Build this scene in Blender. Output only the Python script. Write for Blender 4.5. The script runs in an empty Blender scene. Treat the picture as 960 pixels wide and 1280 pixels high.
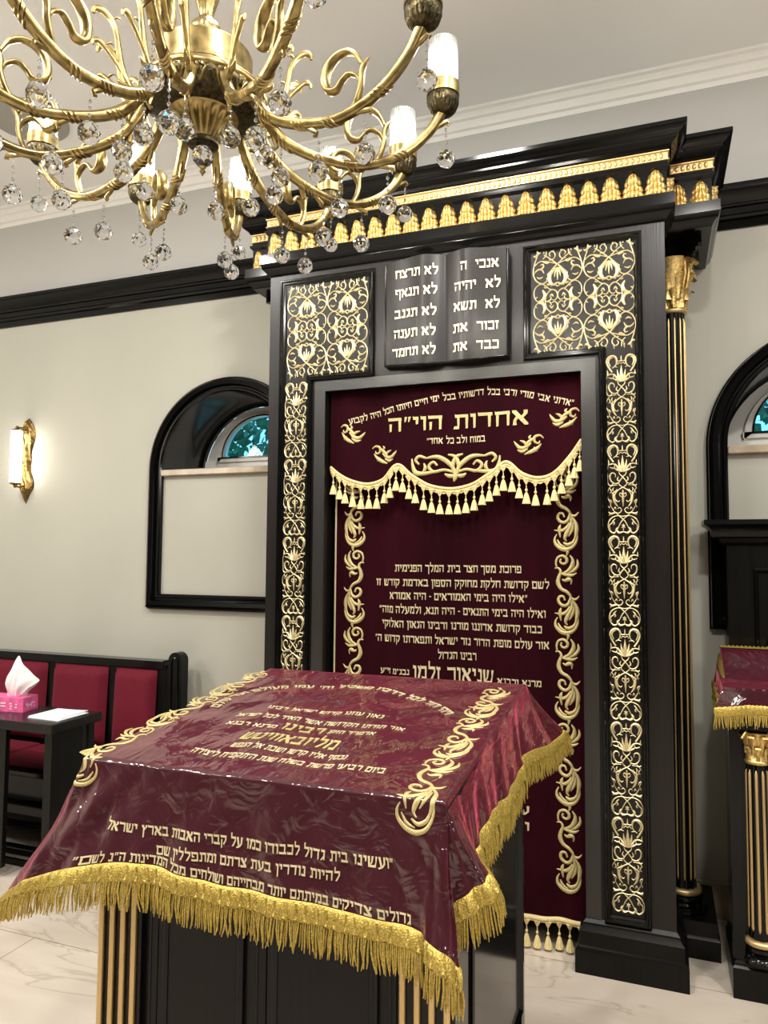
import bpy, math, random
from mathutils import Vector, Matrix, geometry
random.seed(7)
S = bpy.context.scene
COL = S.collection
PI = math.pi

# ------------------------------------------------------------------ camera, world, lights, exposure
EYE = Vector((0.0, 0.0, 1.55))
YAW, PITCH, ROLL, FPX = 0.357088, 0.0635030, 0.00708928, 915.94
_f = Vector((-math.sin(YAW) * math.cos(PITCH), math.cos(YAW) * math.cos(PITCH), math.sin(PITCH)))
_r = Vector((math.cos(YAW), math.sin(YAW), 0))
_u = _r.cross(_f)
CR = _r * math.cos(ROLL) + _u * math.sin(ROLL)
CU = _u * math.cos(ROLL) - _r * math.sin(ROLL)
cam_d = bpy.data.cameras.new('camera')
cam = bpy.data.objects.new('camera', cam_d)
COL.objects.link(cam)
m = Matrix((CR, CU, -_f)).transposed().to_4x4()
m.translation = EYE
cam.matrix_world = m
cam_d.sensor_fit = 'HORIZONTAL'
cam_d.sensor_width = 36.0
cam_d.lens = FPX / 960 * 36.0
cam_d.clip_start = 0.05
S.camera = cam

W = bpy.data.worlds.new('world')
S.world = W
W.use_nodes = True
_bg = W.node_tree.nodes['Background']
_bg.inputs[0].default_value = (0.55, 0.80, 1.0, 1)
_bg.inputs[1].default_value = 1.6

def lamp(name, loc, power, radius, col=(1, 0.955, 0.89)):
    d = bpy.data.lights.new(name, 'POINT')
    d.energy = power; d.shadow_soft_size = radius; d.color = col
    o = bpy.data.objects.new(name, d); o.location = loc
    COL.objects.link(o)
    return o
# added fill lamps, unseen, behind and beside the camera, to brighten the room
lamp('fill_lamp', (-4.8, 0.2, 2.7), 78, 0.28)
lamp('fill_lamp', (2.2, -0.5, 2.7), 84, 0.28)
def fill_disk(x, y, power, size=.22):  # added fill lights at ceiling height, without fixtures, to brighten floor and desk
    d = bpy.data.lights.new('fill_disk', 'AREA'); d.shape = 'DISK'; d.size = size; d.energy = power; d.color = (1, .965, .91)
    o = bpy.data.objects.new('fill_disk', d); o.location = (x, y, 3.84); COL.objects.link(o)
for x, y, p in ((-4.5, 1.0, 42), (-2.9, .9, 44), (1.5, 1.3, 40), (-1.5, .3, 26), (.32, .75, 44), (-4.4, -1.2, 30), (1.9, 2.3, 18), (-.8, 1.8, 34)): fill_disk(x, y, p)
BULB = 270.0

S.view_settings.view_transform = 'Standard'
S.view_settings.look = 'None'
S.view_settings.exposure = 0.30
S.view_settings.gamma = 1.0
S.view_settings.use_curve_mapping = False
try:
    S.cycles.sample_clamp_indirect = 6.0
    S.cycles.use_denoising = True
    S.cycles.max_bounces = 10
    S.cycles.transparent_max_bounces = 16
    S.cycles.caustics_reflective = False
    S.cycles.caustics_refractive = False
except Exception:
    pass

def ray(x, y):
    return CR * ((x - 480) / FPX) - CU * ((y - 640) / FPX) + _f
def at(x, y, Y):            # the point of the upright plane y=Y seen at that spot of the photo
    r = ray(x, y); return EYE + r * (Y / r.y)
def atx(x, y, X):
    r = ray(x, y); return EYE + r * (X / r.x)
def atz(x, y, Z):
    r = ray(x, y); return EYE + r * ((Z - EYE.z) / r.z)

# ------------------------------------------------------------------ materials
def mat(name, base=(.5, .5, .5), rough=.5, metal=0., spec=.5, coat=0., coat_rough=.05, sheen=0., sheen_col=(1, 1, 1),
        noise=None, bump=None, emit=None, trans=0., ior=1.45):
    """noise=(scale xyz, amount, detail): the base colour varies; bump=(scale xyz, strength, dist, detail)"""
    M = bpy.data.materials.new(name)
    M.use_nodes = True
    nt = M.node_tree; N = nt.nodes; L = nt.links
    b = N['Principled BSDF']
    b.inputs['Base Color'].default_value = (*base, 1)
    b.inputs['Roughness'].default_value = rough
    b.inputs['Metallic'].default_value = metal
    b.inputs['Specular IOR Level'].default_value = spec
    b.inputs['IOR'].default_value = ior
    b.inputs['Coat Weight'].default_value = coat
    b.inputs['Coat Roughness'].default_value = coat_rough
    b.inputs['Sheen Weight'].default_value = sheen
    b.inputs['Sheen Tint'].default_value = (*sheen_col, 1)
    b.inputs['Transmission Weight'].default_value = trans
    if emit:
        b.inputs['Emission Color'].default_value = (*emit[0], 1)
        b.inputs['Emission Strength'].default_value = emit[1]
    tc = None
    def coords(sc):
        nonlocal tc
        if tc is None:
            tc = N.new('ShaderNodeTexCoord')
        mp = N.new('ShaderNodeMapping')
        mp.inputs['Scale'].default_value = sc
        L.new(tc.outputs['Object'], mp.inputs['Vector'])
        return mp.outputs[0]
    if noise:
        sc, amt, det = noise
        n = N.new('ShaderNodeTexNoise'); n.inputs['Scale'].default_value = 1.0; n.inputs['Detail'].default_value = det
        L.new(coords(sc), n.inputs['Vector'])
        r = N.new('ShaderNodeValToRGB')
        r.color_ramp.elements[0].position = .3; r.color_ramp.elements[1].position = .7
        r.color_ramp.elements[0].color = (*[c * (1 - amt) for c in base], 1)
        r.color_ramp.elements[1].color = (*[min(1, c * (1 + amt)) for c in base], 1)
        L.new(n.outputs['Fac'], r.inputs[0]); L.new(r.outputs[0], b.inputs['Base Color'])
    if bump:
        sc, st, dist, det = bump
        n = N.new('ShaderNodeTexNoise'); n.inputs['Scale'].default_value = 1.0; n.inputs['Detail'].default_value = det
        L.new(coords(sc), n.inputs['Vector'])
        bp = N.new('ShaderNodeBump'); bp.inputs['Strength'].default_value = st; bp.inputs['Distance'].default_value = dist
        L.new(n.outputs['Fac'], bp.inputs['Height'])
        L.new(bp.outputs[0], b.inputs['Normal'])
        if coat: L.new(bp.outputs[0], b.inputs['Coat Normal'])
    return M

WOOD = mat('wenge_veneer', (.0085, .0064, .0052), .36, spec=.28, coat=.34, coat_rough=.26, noise=((160, 160, 3), .35, 3), bump=((220, 220, 4), .12, .002, 2))
SATIN = mat('satin_dark_veneer', (.010, .009, .008), .34, spec=.75, coat=.8, coat_rough=.30, noise=((200, 200, 3), .35, 3), bump=((260, 260, 5), .10, .002, 2))
BLACK = mat('black_lacquer', (.003, .003, .003), .13, spec=.30, bump=((30, 30, 30), .02, .002, 1))
PANELBLACK = mat('black_stained_wood', (.0042, .0040, .0036), .28, spec=.26, noise=((90, 90, 2), .3, 2))
GOLD = mat('gold_leaf', (.66, .47, .18), .42, metal=1, noise=((120, 120, 120), .35, 2), bump=((190, 190, 190), .6, .003, 2))
PALEGOLD = mat('pale_gilt', (.90, .76, .46), .40, metal=.75, noise=((90, 90, 90), .15, 2))
COLGOLD = mat('gilt_fillet', (.68, .49, .235), .42, metal=.8)
BRASS = mat('antique_brass', (.33, .25, .105), .33, metal=1, noise=((40, 40, 40), .4, 2))
DARKBRASS = mat('patinated_brass', (.060, .048, .026), .42, metal=1, noise=((90, 90, 90), .7, 3), bump=((120, 120, 120), .6, .004, 2))
VELVET = mat('maroon_velvet', (.018, .0009, .0034), .85, spec=.08, sheen=.10, sheen_col=(.55, .08, .14), noise=((3, 3, 1), .35, 3), bump=((300, 300, 300), .1, .001, 1))
THREAD = mat('gold_embroidery', (.56, .46, .21), .5, metal=.25, noise=((260, 260, 260), .22, 2), bump=((350, 350, 350), .4, .001, 1))
CREAMTHREAD = mat('cream_gold_letter_thread', (.64, .54, .33), .55, metal=.15)
TASSELM = mat('cream_gold_tassel', (.78, .63, .31), .6, spec=.4, noise=((500, 500, 8), .3, 2))
FRINGEM = mat('metallic_gold_fringe', (.52, .38, .085), .42, metal=.55, noise=((300, 300, 300), .4, 2), bump=((260, 260, 260), .7, .003, 2))
LETTER = mat('gilt_letter', (.92, .80, .50), .4, metal=.45)
WALL = mat('cream_wallpaper', (.43, .42, .36), .62, spec=.3, noise=((2, 2, 1), .03, 3), bump=((240, 240, 160), .10, .002, 3))
CEIL = mat('ceiling_paint', (.86, .85, .83), .8, spec=.2, noise=((1, 1, 1), .03, 2))
BAND_PAINT = mat('grey_upper_wall_paint', (.47, .46, .44), .75, spec=.2)
DARK_WALL = mat('dark_unseen_wall', (.07, .055, .045), .5)  # invented dark tone for the unseen walls, dims reflections and frontal light
CROWN = mat('white_plaster', (.82, .80, .76), .6)
SILL = mat('beige_marble_sill', (.42, .34, .25), .25, noise=((9, 9, 9), .3, 4))
NICHE = mat('grey_black_gloss_reveal', (.018, .018, .019), .13)
WHITEP = mat('white_window_plastic', (.86, .86, .83), .35)
REDUPH = mat('crimson_upholstery', (.125, .007, .018), .75, spec=.2, sheen=.22, sheen_col=(.8, .2, .3), noise=((60, 60, 60), .08, 2))
TABLEM = mat('dark_table_wood', (.008, .0065, .006), .22, spec=.35, noise=((3, 60, 60), .3, 2))
PAPERW = mat('white_paper', (.80, .82, .86), .7)
TISSUE = mat('tissue_paper', (.84, .80, .80), .85, noise=((30, 30, 30), .06, 2))
PINK = mat('pink_carton', (.78, .13, .33), .5, noise=((25, 25, 25), .25, 2))
PINKWHITE = mat('carton_print_white', (.9, .75, .8), .5)
BRONZE = mat('aged_bronze', (.27, .175, .065), .38, metal=1, noise=((60, 60, 60), .5, 3), bump=((90, 90, 90), .5, .004, 2))
STEEL = mat('chrome_wire', (.75, .75, .75), .15, metal=1)
BULBM = mat('lit_bulb', (1, 1, 1), .5, emit=((1.0, .95, .86), BULB))
TUBEM = mat('lit_sconce_tube', (1, 1, 1), .5, emit=((1.0, .95, .82), 11.0))
VENTM = mat('vent_enamel', (.34, .33, .30), .5)
VENTD = mat('vent_dark_gap', (.02, .02, .02), .6)
LEAFM = mat('tree_leaves', (.05, .20, .12), .6, noise=((9, 9, 9), .8, 4))

CRYSTAL = bpy.data.materials.new('cut_crystal'); CRYSTAL.use_nodes = True
_n = CRYSTAL.node_tree; _n.nodes.remove(_n.nodes['Principled BSDF'])
_g = _n.nodes.new('ShaderNodeBsdfGlass'); _g.inputs['IOR'].default_value = 1.55; _g.inputs['Roughness'].default_value = 0.0
_g.inputs['Color'].default_value = (.97, .98, 1, 1)
_n.links.new(_g.outputs[0], _n.nodes['Material Output'].inputs[0])

def clear(name, tint, amount, rough=.05):
    M = bpy.data.materials.new(name); M.use_nodes = True
    n = M.node_tree; n.nodes.remove(n.nodes['Principled BSDF'])
    t = n.nodes.new('ShaderNodeBsdfTransparent'); t.inputs[0].default_value = (*tint, 1)
    g = n.nodes.new('ShaderNodeBsdfGlossy'); g.inputs['Roughness'].default_value = rough
    x = n.nodes.new('ShaderNodeMixShader')
    fr = n.nodes.new('ShaderNodeLayerWeight'); fr.inputs[0].default_value = amount
    n.links.new(fr.outputs['Fresnel'], x.inputs[0])
    n.links.new(t.outputs[0], x.inputs[1]); n.links.new(g.outputs[0], x.inputs[2])
    n.links.new(x.outputs[0], n.nodes['Material Output'].inputs[0])
    return M
SHADE = clear('ribbed_clear_glass', (.97, .98, .97), .35, .12)
_t = SHADE.node_tree.nodes.new('ShaderNodeBsdfTranslucent'); _t.inputs[0].default_value = (.95, .95, .92, 1)
_x = SHADE.node_tree.nodes.new('ShaderNodeMixShader'); _x.inputs[0].default_value = .03
_o = SHADE.node_tree.nodes['Material Output']
_l = _o.inputs[0].links[0].from_socket
SHADE.node_tree.links.new(_l, _x.inputs[1]); SHADE.node_tree.links.new(_t.outputs[0], _x.inputs[2]); SHADE.node_tree.links.new(_x.outputs[0], _o.inputs[0])
PANE = clear('window_glass', (.55, .85, .92), .25, .02)

def plastic_cloth():
    M = bpy.data.materials.new('velvet_under_clear_plastic'); M.use_nodes = True
    nt = M.node_tree; N = nt.nodes; L = nt.links; b = N['Principled BSDF']
    b.inputs['Base Color'].default_value = (.041, .0018, .0074, 1); b.inputs['Roughness'].default_value = .75; b.inputs['Sheen Weight'].default_value = .85; b.inputs['Sheen Roughness'].default_value = .35; b.inputs['Sheen Tint'].default_value = (.75, .10, .19, 1)
    b.inputs['Specular IOR Level'].default_value = .2
    b.inputs['Coat Weight'].default_value = 1.0; b.inputs['Coat Roughness'].default_value = .02; b.inputs['Coat IOR'].default_value = 1.65
    tc = N.new('ShaderNodeTexCoord')
    def nz(sc, det, dist):
        mp = N.new('ShaderNodeMapping'); mp.inputs['Scale'].default_value = sc
        L.new(tc.outputs['Object'], mp.inputs['Vector'])
        n = N.new('ShaderNodeTexNoise'); n.inputs['Scale'].default_value = 1; n.inputs['Detail'].default_value = det
        n.inputs['Distortion'].default_value = dist
        L.new(mp.outputs[0], n.inputs['Vector']); return n.outputs['Fac']
    a = nz((4.5, 3.2, 6), 1.5, 1.0); c = nz((16, 7, 18), 2.0, 1.6)
    ad = N.new('ShaderNodeMath'); ad.operation = 'MULTIPLY_ADD'; ad.inputs[1].default_value = .28
    L.new(c, ad.inputs[0]); L.new(a, ad.inputs[2])
    bp = N.new('ShaderNodeBump'); bp.inputs['Strength'].default_value = .6; bp.inputs['Distance'].default_value = .030
    L.new(ad.outputs[0], bp.inputs['Height']); L.new(bp.outputs[0], b.inputs['Coat Normal'])
    return M
PLASTIC = plastic_cloth()

def marble_floor():
    M = bpy.data.materials.new('beige_marble_tiles'); M.use_nodes = True
    nt = M.node_tree; N = nt.nodes; L = nt.links; b = N['Principled BSDF']
    b.inputs['Roughness'].default_value = .16
    tc = N.new('ShaderNodeTexCoord')
    mp = N.new('ShaderNodeMapping'); mp.inputs['Rotation'].default_value = (0, 0, math.radians(38)); mp.inputs['Scale'].default_value = (1.0, 3.2, 1)
    L.new(tc.outputs['Object'], mp.inputs[0])
    n1 = N.new('ShaderNodeTexNoise'); n1.inputs['Scale'].default_value = 1.6; n1.inputs['Detail'].default_value = 7; n1.inputs['Distortion'].default_value = .6
    L.new(mp.outputs[0], n1.inputs['Vector'])
    r1 = N.new('ShaderNodeValToRGB')
    e = r1.color_ramp.elements
    e[0].position = .30; e[0].color = (.58, .505, .42, 1); e[1].position = .62; e[1].color = (.68, .605, .515, 1)
    L.new(n1.outputs['Fac'], r1.inputs[0])
    w = N.new('ShaderNodeTexNoise'); w.inputs['Scale'].default_value = 1.1; w.inputs['Detail'].default_value = 5; w.inputs['Distortion'].default_value = 1.2
    L.new(mp.outputs[0], w.inputs['Vector'])
    s = N.new('ShaderNodeMath'); s.operation = 'SUBTRACT'; s.inputs[1].default_value = .5; L.new(w.outputs['Fac'], s.inputs[0])
    ab = N.new('ShaderNodeMath'); ab.operation = 'ABSOLUTE'; L.new(s.outputs[0], ab.inputs[0])
    r2 = N.new('ShaderNodeValToRGB'); e = r2.color_ramp.elements
    e[0].position = 0; e[0].color = (.66, .62, .58, 1); e[1].position = .014; e[1].color = (1, 1, 1, 1)
    L.new(ab.outputs[0], r2.inputs[0])
    mx = N.new('ShaderNodeMix'); mx.data_type = 'RGBA'; mx.blend_type = 'MULTIPLY'; mx.inputs[0].default_value = .6
    L.new(r1.outputs[0], mx.inputs[6]); L.new(r2.outputs[0], mx.inputs[7])
    br = N.new('ShaderNodeTexBrick'); br.inputs['Scale'].default_value = 1.0
    br.inputs['Brick Width'].default_value = 1.2; br.inputs['Row Height'].default_value = .6; br.inputs['Mortar Size'].default_value = .0025
    br.inputs['Color1'].default_value = (1, 1, 1, 1); br.inputs['Color2'].default_value = (.94, .93, .92, 1); br.inputs['Mortar'].default_value = (.55, .5, .45, 1)
    L.new(tc.outputs['Object'], br.inputs['Vector'])
    m2 = N.new('ShaderNodeMix'); m2.data_type = 'RGBA'; m2.blend_type = 'MULTIPLY'; m2.inputs[0].default_value = 1
    L.new(mx.outputs[2], m2.inputs[6]); L.new(br.outputs[0], m2.inputs[7])
    L.new(m2.outputs[2], b.inputs['Base Color'])
    return M
FLOORM = marble_floor()

# ------------------------------------------------------------------ mesh helpers
ORG = {}
def meta(o, label=None, cat=None, group=None, kind=None):
    if label: o['label'] = label
    if cat: o['category'] = cat
    if group: o['group'] = group
    if kind: o['kind'] = kind
    return o
def thing(name, loc, label, cat, group=None):
    o = bpy.data.objects.new(name, None); COL.objects.link(o)
    o.location = loc; o.empty_display_size = .1
    ORG[o.name] = Vector(loc)
    return meta(o, label, cat, group)
def empty_part(name, parent):
    o = bpy.data.objects.new(name, None); COL.objects.link(o); o.parent = parent
    ORG[o.name] = ORG[parent.name]
    return o
def inst(data, name, parent, loc, rot=(0, 0, 0), scale=(1, 1, 1), group=None):
    o = bpy.data.objects.new(name, data); COL.objects.link(o)
    o.parent = parent
    o.location = Vector(loc) - (ORG[parent.name] if parent else Vector((0, 0, 0)))
    o.rotation_euler = rot; o.scale = scale
    ORG[o.name] = Vector(loc)
    return o

class MB:
    def __init__(s): s.v = []; s.f = []
    def add(s, vs, fs):
        k = len(s.v); s.v += [tuple(p) for p in vs]; s.f += [tuple(i + k for i in f) for f in fs]; return s
    def box(s, a, b, bev=0):
        x0, y0, z0 = a; x1, y1, z1 = b
        if bev <= 0:
            return s.add([(x0, y0, z0), (x1, y0, z0), (x1, y1, z0), (x0, y1, z0), (x0, y0, z1), (x1, y0, z1), (x1, y1, z1), (x0, y1, z1)],
                         [(0, 3, 2, 1), (4, 5, 6, 7), (0, 1, 5, 4), (1, 2, 6, 5), (2, 3, 7, 6), (3, 0, 4, 7)])
        e = bev
        lay = [(z0, e), (z0 + e, 0), (z1 - e, 0), (z1, e)]
        vs = []; fs = []
        for z, o in lay:
            # octagonal section: bevelled vertical edges
            c = e
            vs += [(x0 + o + c, y0 + o, z), (x1 - o - c, y0 + o, z), (x1 - o, y0 + o + c, z), (x1 - o, y1 - o - c, z),
                   (x1 - o - c, y1 - o, z), (x0 + o + c, y1 - o, z), (x0 + o, y1 - o - c, z), (x0 + o, y0 + o + c, z)]
        for i in range(3):
            for j in range(8):
                a_, b_ = i * 8 + j, i * 8 + (j + 1) % 8
                fs.append((a_, b_, b_ + 8, a_ + 8))
        fs.append(tuple(range(7, -1, -1))); fs.append(tuple(range(24, 32)))
        return s.add(vs, fs)
    def prism(s, poly, f0, f1):
        """poly: 2D points; f0,f1 map (a,b)->3D for the two caps"""
        n = len(poly)
        vs = [f0(*p) for p in poly] + [f1(*p) for p in poly]
        tri = geometry.tessellate_polygon([[Vector((p[0], p[1], 0)) for p in poly]])
        fs = [tuple(t) for t in tri] + [tuple(i + n for i in reversed(t)) for t in tri]
        fs += [(i, (i + 1) % n, (i + 1) % n + n, i + n) for i in range(n)]
        return s.add(vs, fs)
    def lathe(s, prof, c=(0, 0, 0), n=24, rib=None):
        vs = []; fs = []
        for r, z in prof:
            for k in range(n):
                a = 2 * PI * k / n
                rr = r * (1 if rib is None else rib(a, z))
                vs.append((c[0] + rr * math.cos(a), c[1] + rr * math.sin(a), c[2] + z))
        for i in range(len(prof) - 1):
            for k in range(n):
                fs.append((i * n + k, i * n + (k + 1) % n, (i + 1) * n + (k + 1) % n, (i + 1) * n + k))
        if prof[0][0] > 1e-5: fs.append(tuple(range(n - 1, -1, -1)))
        if prof[-1][0] > 1e-5: fs.append(tuple(range((len(prof) - 1) * n, len(prof) * n)))
        return s.add(vs, fs)
    def tube(s, pts, rad, n=8, flat=1.0, cap=True):
        pts = [Vector(p) for p in pts]; m_ = len(pts)
        if not hasattr(rad, '__len__'): rad = [rad] * m_
        t0 = (pts[1] - pts[0]).normalized()
        ref = Vector((0, 0, 1)) if abs(t0.z) < .9 else Vector((0, 1, 0))
        nrm = (ref - t0 * ref.dot(t0)).normalized()
        vs = []; fs = []
        for i, p in enumerate(pts):
            t = (pts[min(i + 1, m_ - 1)] - pts[max(i - 1, 0)])
            if t.length < 1e-9: t = t0
            t.normalize()
            nrm = (nrm - t * nrm.dot(t)).normalized()
            bi = t.cross(nrm)
            for k in range(n):
                a = 2 * PI * k / n
                vs.append(p + nrm * (rad[i] * math.cos(a)) + bi * (rad[i] * flat * math.sin(a)))
        for i in range(m_ - 1):
            for k in range(n):
                fs.append((i * n + k, i * n + (k + 1) % n, (i + 1) * n + (k + 1) % n, (i + 1) * n + k))
        if cap:
            fs.append(tuple(range(n - 1, -1, -1))); fs.append(tuple(range((m_ - 1) * n, m_ * n)))
        return s.add(vs, fs)
    def sweep(s, path, prof, fmap, closed=False):
        """path: 2D polyline; prof: (outward offset, h); outward is to the right of travel; mitred"""
        n = len(path); P = [Vector(p) for p in path]
        offs = []
        for i in range(n):
            if closed or 0 < i < n - 1:
                a = (P[i] - P[i - 1]).normalized(); b = (P[(i + 1) % n] - P[i]).normalized()
            elif i == 0: a = b = (P[1] - P[0]).normalized()
            else: a = b = (P[-1] - P[-2]).normalized()
            na = Vector((a.y, -a.x)); nb = Vector((b.y, -b.x))
            mm = (na + nb); q = mm.length_squared
            offs.append(mm * (2 / q) if q > 1e-6 else na)
        m_ = len(prof); vs = []; fs = []
        for i in range(n):
            for d, h in prof:
                p = P[i] + offs[i] * d
                vs.append(fmap(p.x, p.y, h))
        for i in range(n if closed else n - 1):
            j = (i + 1) % n
            for k in range(m_ - 1):
                fs.append((i * m_ + k, j * m_ + k, j * m_ + k + 1, i * m_ + k + 1))
        if not closed:
            fs.append(tuple(range(m_))); fs.append(tuple(range((n - 1) * m_, n * m_))[::-1])
        return s.add(vs, fs)
    def ribbon(s, pts, fmap, k=.42, hmax=.02, sub=4, flat=False):
        P = catmull(pts, sub); n = len(P); vs = []; fs = []
        sec = ((-.5, 0), (-.34, .75), (0, 1), (.34, .75), (.5, 0))
        for i, (x, y, w) in enumerate(P):
            a = P[max(i - 1, 0)]; b = P[min(i + 1, n - 1)]
            tx, ty = b[0] - a[0], b[1] - a[1]; l = math.hypot(tx, ty) or 1
            nx, ny = -ty / l, tx / l
            h = min(hmax, w * k)
            for o, q in sec:
                vs.append(fmap(x + nx * o * w, y + ny * o * w, h * q))
        for i in range(n - 1):
            for j in range(4):
                fs.append((i * 5 + j, i * 5 + j + 1, i * 5 + j + 6, i * 5 + j + 5))
        return s.add(vs, fs)
    def grid(s, rows):
        n = len(rows[0]); vs = [p for r in rows for p in r]; fs = []
        for i in range(len(rows) - 1):
            for j in range(n - 1):
                fs.append((i * n + j, i * n + j + 1, (i + 1) * n + j + 1, (i + 1) * n + j))
        return s.add(vs, fs)
    def data(s, name, material, smooth=None, org=None, weld=0):
        o = org or Vector((0, 0, 0))
        me = bpy.data.meshes.new(name)
        me.from_pydata([(p[0] - o.x, p[1] - o.y, p[2] - o.z) for p in s.v], [], s.f)
        if weld:
            import bmesh
            b = bmesh.new(); b.from_mesh(me); bmesh.ops.remove_doubles(b, verts=b.verts, dist=weld)
            bmesh.ops.recalc_face_normals(b, faces=b.faces); b.to_mesh(me); b.free()
        me.materials.append(material)
        if smooth is not None:
            me.polygons.foreach_set('use_smooth', [True] * len(me.polygons))
            if smooth < 180: me.set_sharp_from_angle(angle=math.radians(smooth))
        me.update()
        return me
    def build(s, name, material, parent=None, smooth=None, weld=0):
        """world coordinates -> ONE object (its origin on its thing's)"""
        org = ORG[parent.name] if parent else Vector((0, 0, 0))
        me = s.data(name, material, smooth, org, weld)
        o = bpy.data.objects.new(name, me); COL.objects.link(o)
        o.parent = parent
        ORG[o.name] = org
        return o

def catmull(pts, sub=4):
    pts = [tuple(map(float, p)) for p in pts]
    if len(pts) < 3 and sub > 1:
        a, b = pts[0], pts[-1]
        return [tuple(a[d] + (b[d] - a[d]) * i / sub for d in range(len(a))) for i in range(sub + 1)]
    out = []
    for i in range(len(pts) - 1):
        p0 = pts[i - 1] if i else pts[0]; p1 = pts[i]; p2 = pts[i + 1]; p3 = pts[i + 2] if i + 2 < len(pts) else pts[-1]
        for j in range(sub):
            t = j / sub
            q = []
            for d in range(len(p1)):
                a, b, c, e = p0[d], p1[d], p2[d], p3[d]
                q.append(.5 * (2 * b + (c - a) * t + (2 * a - 5 * b + 4 * c - e) * t * t + (3 * b - a - 3 * c + e) * t ** 3))
            out.append(tuple(q))
    out.append(pts[-1])
    return out

def struct(name, mb, material, smooth=None, label=None, cat=None, weld=0):
    o = mb.build(name, material, None, smooth, weld)
    return meta(o, label, cat, None, 'structure')

# ------------------------------------------------------------------ lettering
def _H(a, b, y, t=.125): return [(a + .01, y), (b, y), (b - .01, y + t), (a + .035, y + t), (a, y + t + .035)]
def _V(x, y0, y1, v=.095): return [(x + .012, y0), (x + v - .012, y0 + .02), (x + v, y1), (x, y1)]
GLYPH = {   # the square letters as broad-pen strokes, one em = height .60
 'א': [[(0, .6), (.13, .6), (.53, .07), (.53, 0), (.41, 0), (0, .52)], [(.38, .6), (.51, .6), (.51, .46), (.36, .29), (.29, .36), (.38, .46)], [(.02, 0), (.15, 0), (.13, .16), (.21, .30), (.13, .37), (.04, .2)]],
 'ב': [_H(.02, .44, .475), _V(.35, .06, .56), _H(0, .52, 0)],
 'ג': [_H(.05, .32, .475), _V(.22, 0, .5), [(0, 0), (.11, 0), (.25, .16), (.22, .25)]],
 'ד': [_H(0, .5, .475), _V(.35, 0, .52)],
 'ה': [_H(0, .5, .475), _V(.39, 0, .52), _V(.05, 0, .34)],
 'ו': [_H(0, .2, .475), _V(.1, 0, .52)],
 'ז': [_H(0, .24, .475), _V(.08, 0, .5)],
 'ח': [_H(0, .52, .475), _V(.04, 0, .5), _V(.41, 0, .52)],
 'ט': [_V(0, .05, .6), _H(.02, .46, 0), _V(.4, .05, .58), _H(.26, .48, .475)],
 'י': [_H(0, .2, .475), _V(.1, .27, .52)],
 'כ': [_H(0, .42, .475), _V(.34, .06, .56), _H(0, .43, 0)],
 'ך': [_H(0, .45, .475), _V(.35, -.2, .52)],
 'ל': [_V(.03, .5, .84, .08), _H(.03, .43, .475), [(.34, .56), (.43, .56), (.43, .34), (.25, 0), (.13, 0), (.34, .36)]],
 'מ': [[(0, 0), (.11, 0), (.21, .44), (.12, .5)], [(0, .6), (.1, .6), (.18, .46), (.1, .38)], _H(.16, .51, .475), _V(.42, .04, .52), _H(.24, .52, 0)],
 'ם': [_H(0, .5, .475), _H(.02, .5, 0), _V(.03, .05, .5), _V(.41, .05, .52)],
 'נ': [_H(.06, .27, .475), _V(.18, .06, .52), _H(0, .28, 0)],
 'ן': [_H(0, .19, .475), _V(.1, -.2, .52)],
 'ס': [_H(0, .5, .475), [(.03, .5), (.12, .5), (.19, .08), (.1, .08)], [(.41, .55), (.5, .55), (.43, .06), (.34, .06)], _H(.09, .43, 0)],
 'ע': [[(.36, .6), (.49, .6), (.47, .2), (.3, 0), (.05, -.08), (0, .0), (.26, .1), (.37, .24)], [(.0, .6), (.13, .6), (.25, .12), (.15, .06)]],
 'פ': [_H(0, .42, .475), _V(.02, .3, .56, .085), _H(.03, .2, .25, .1), _V(.36, .06, .56), _H(0, .45, 0)],
 'ף': [_H(0, .44, .475), _V(.02, .3, .56, .085), _H(.03, .2, .25, .1), _V(.36, -.2, .56)],
 'צ': [[(0, .6), (.12, .6), (.46, .1), (.46, .02), (.36, .02), (0, .52)], [(.34, .6), (.46, .6), (.46, .46), (.31, .29), (.24, .37), (.34, .46)], _H(0, .46, 0)],
 'ץ': [[(0, .6), (.11, .6), (.21, .42), (.21, -.2), (.13, -.2), (.12, .36), (0, .52)], [(.3, .6), (.42, .6), (.42, .5), (.24, .26), (.18, .34), (.3, .48)]],
 'ק': [_H(0, .48, .475), [(.38, .56), (.47, .56), (.47, .3), (.3, .02), (.21, .07), (.38, .32)], _V(.05, -.2, .36, .085)],
 'ר': [_H(0, .43, .475), _V(.34, 0, .55)],
 'ש': [[(0, .6), (.12, .6), (.13, .08), (.04, .08)], [(.23, .6), (.35, .6), (.28, .24), (.12, .06), (.1, .15), (.22, .28)], [(.47, .6), (.59, .6), (.5, .06), (.4, .06), (.49, .3)], _H(.03, .5, 0)],
 'ת': [_H(.05, .52, .475), _V(.42, 0, .52), _V(.13, .06, .5, .085), [(0, 0), (.2, 0), (.2, .12), (.03, .12)]],
 '״': [[(.03, .4), (.07, .4), (.13, .62), (.04, .62)], [(.17, .4), (.21, .4), (.27, .62), (.18, .62)]],
 '׳': [[(.02, .4), (.06, .4), (.13, .62), (.03, .62)]],
 '-': [[(0, .25), (.2, .25), (.2, .34), (0, .34)]],
 ',': [[(0, -.1), (.04, -.1), (.1, .1), (.0, .1)]],
 '.': [[(0, 0), (.1, 0), (.1, .1), (0, .1)]],
}
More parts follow.
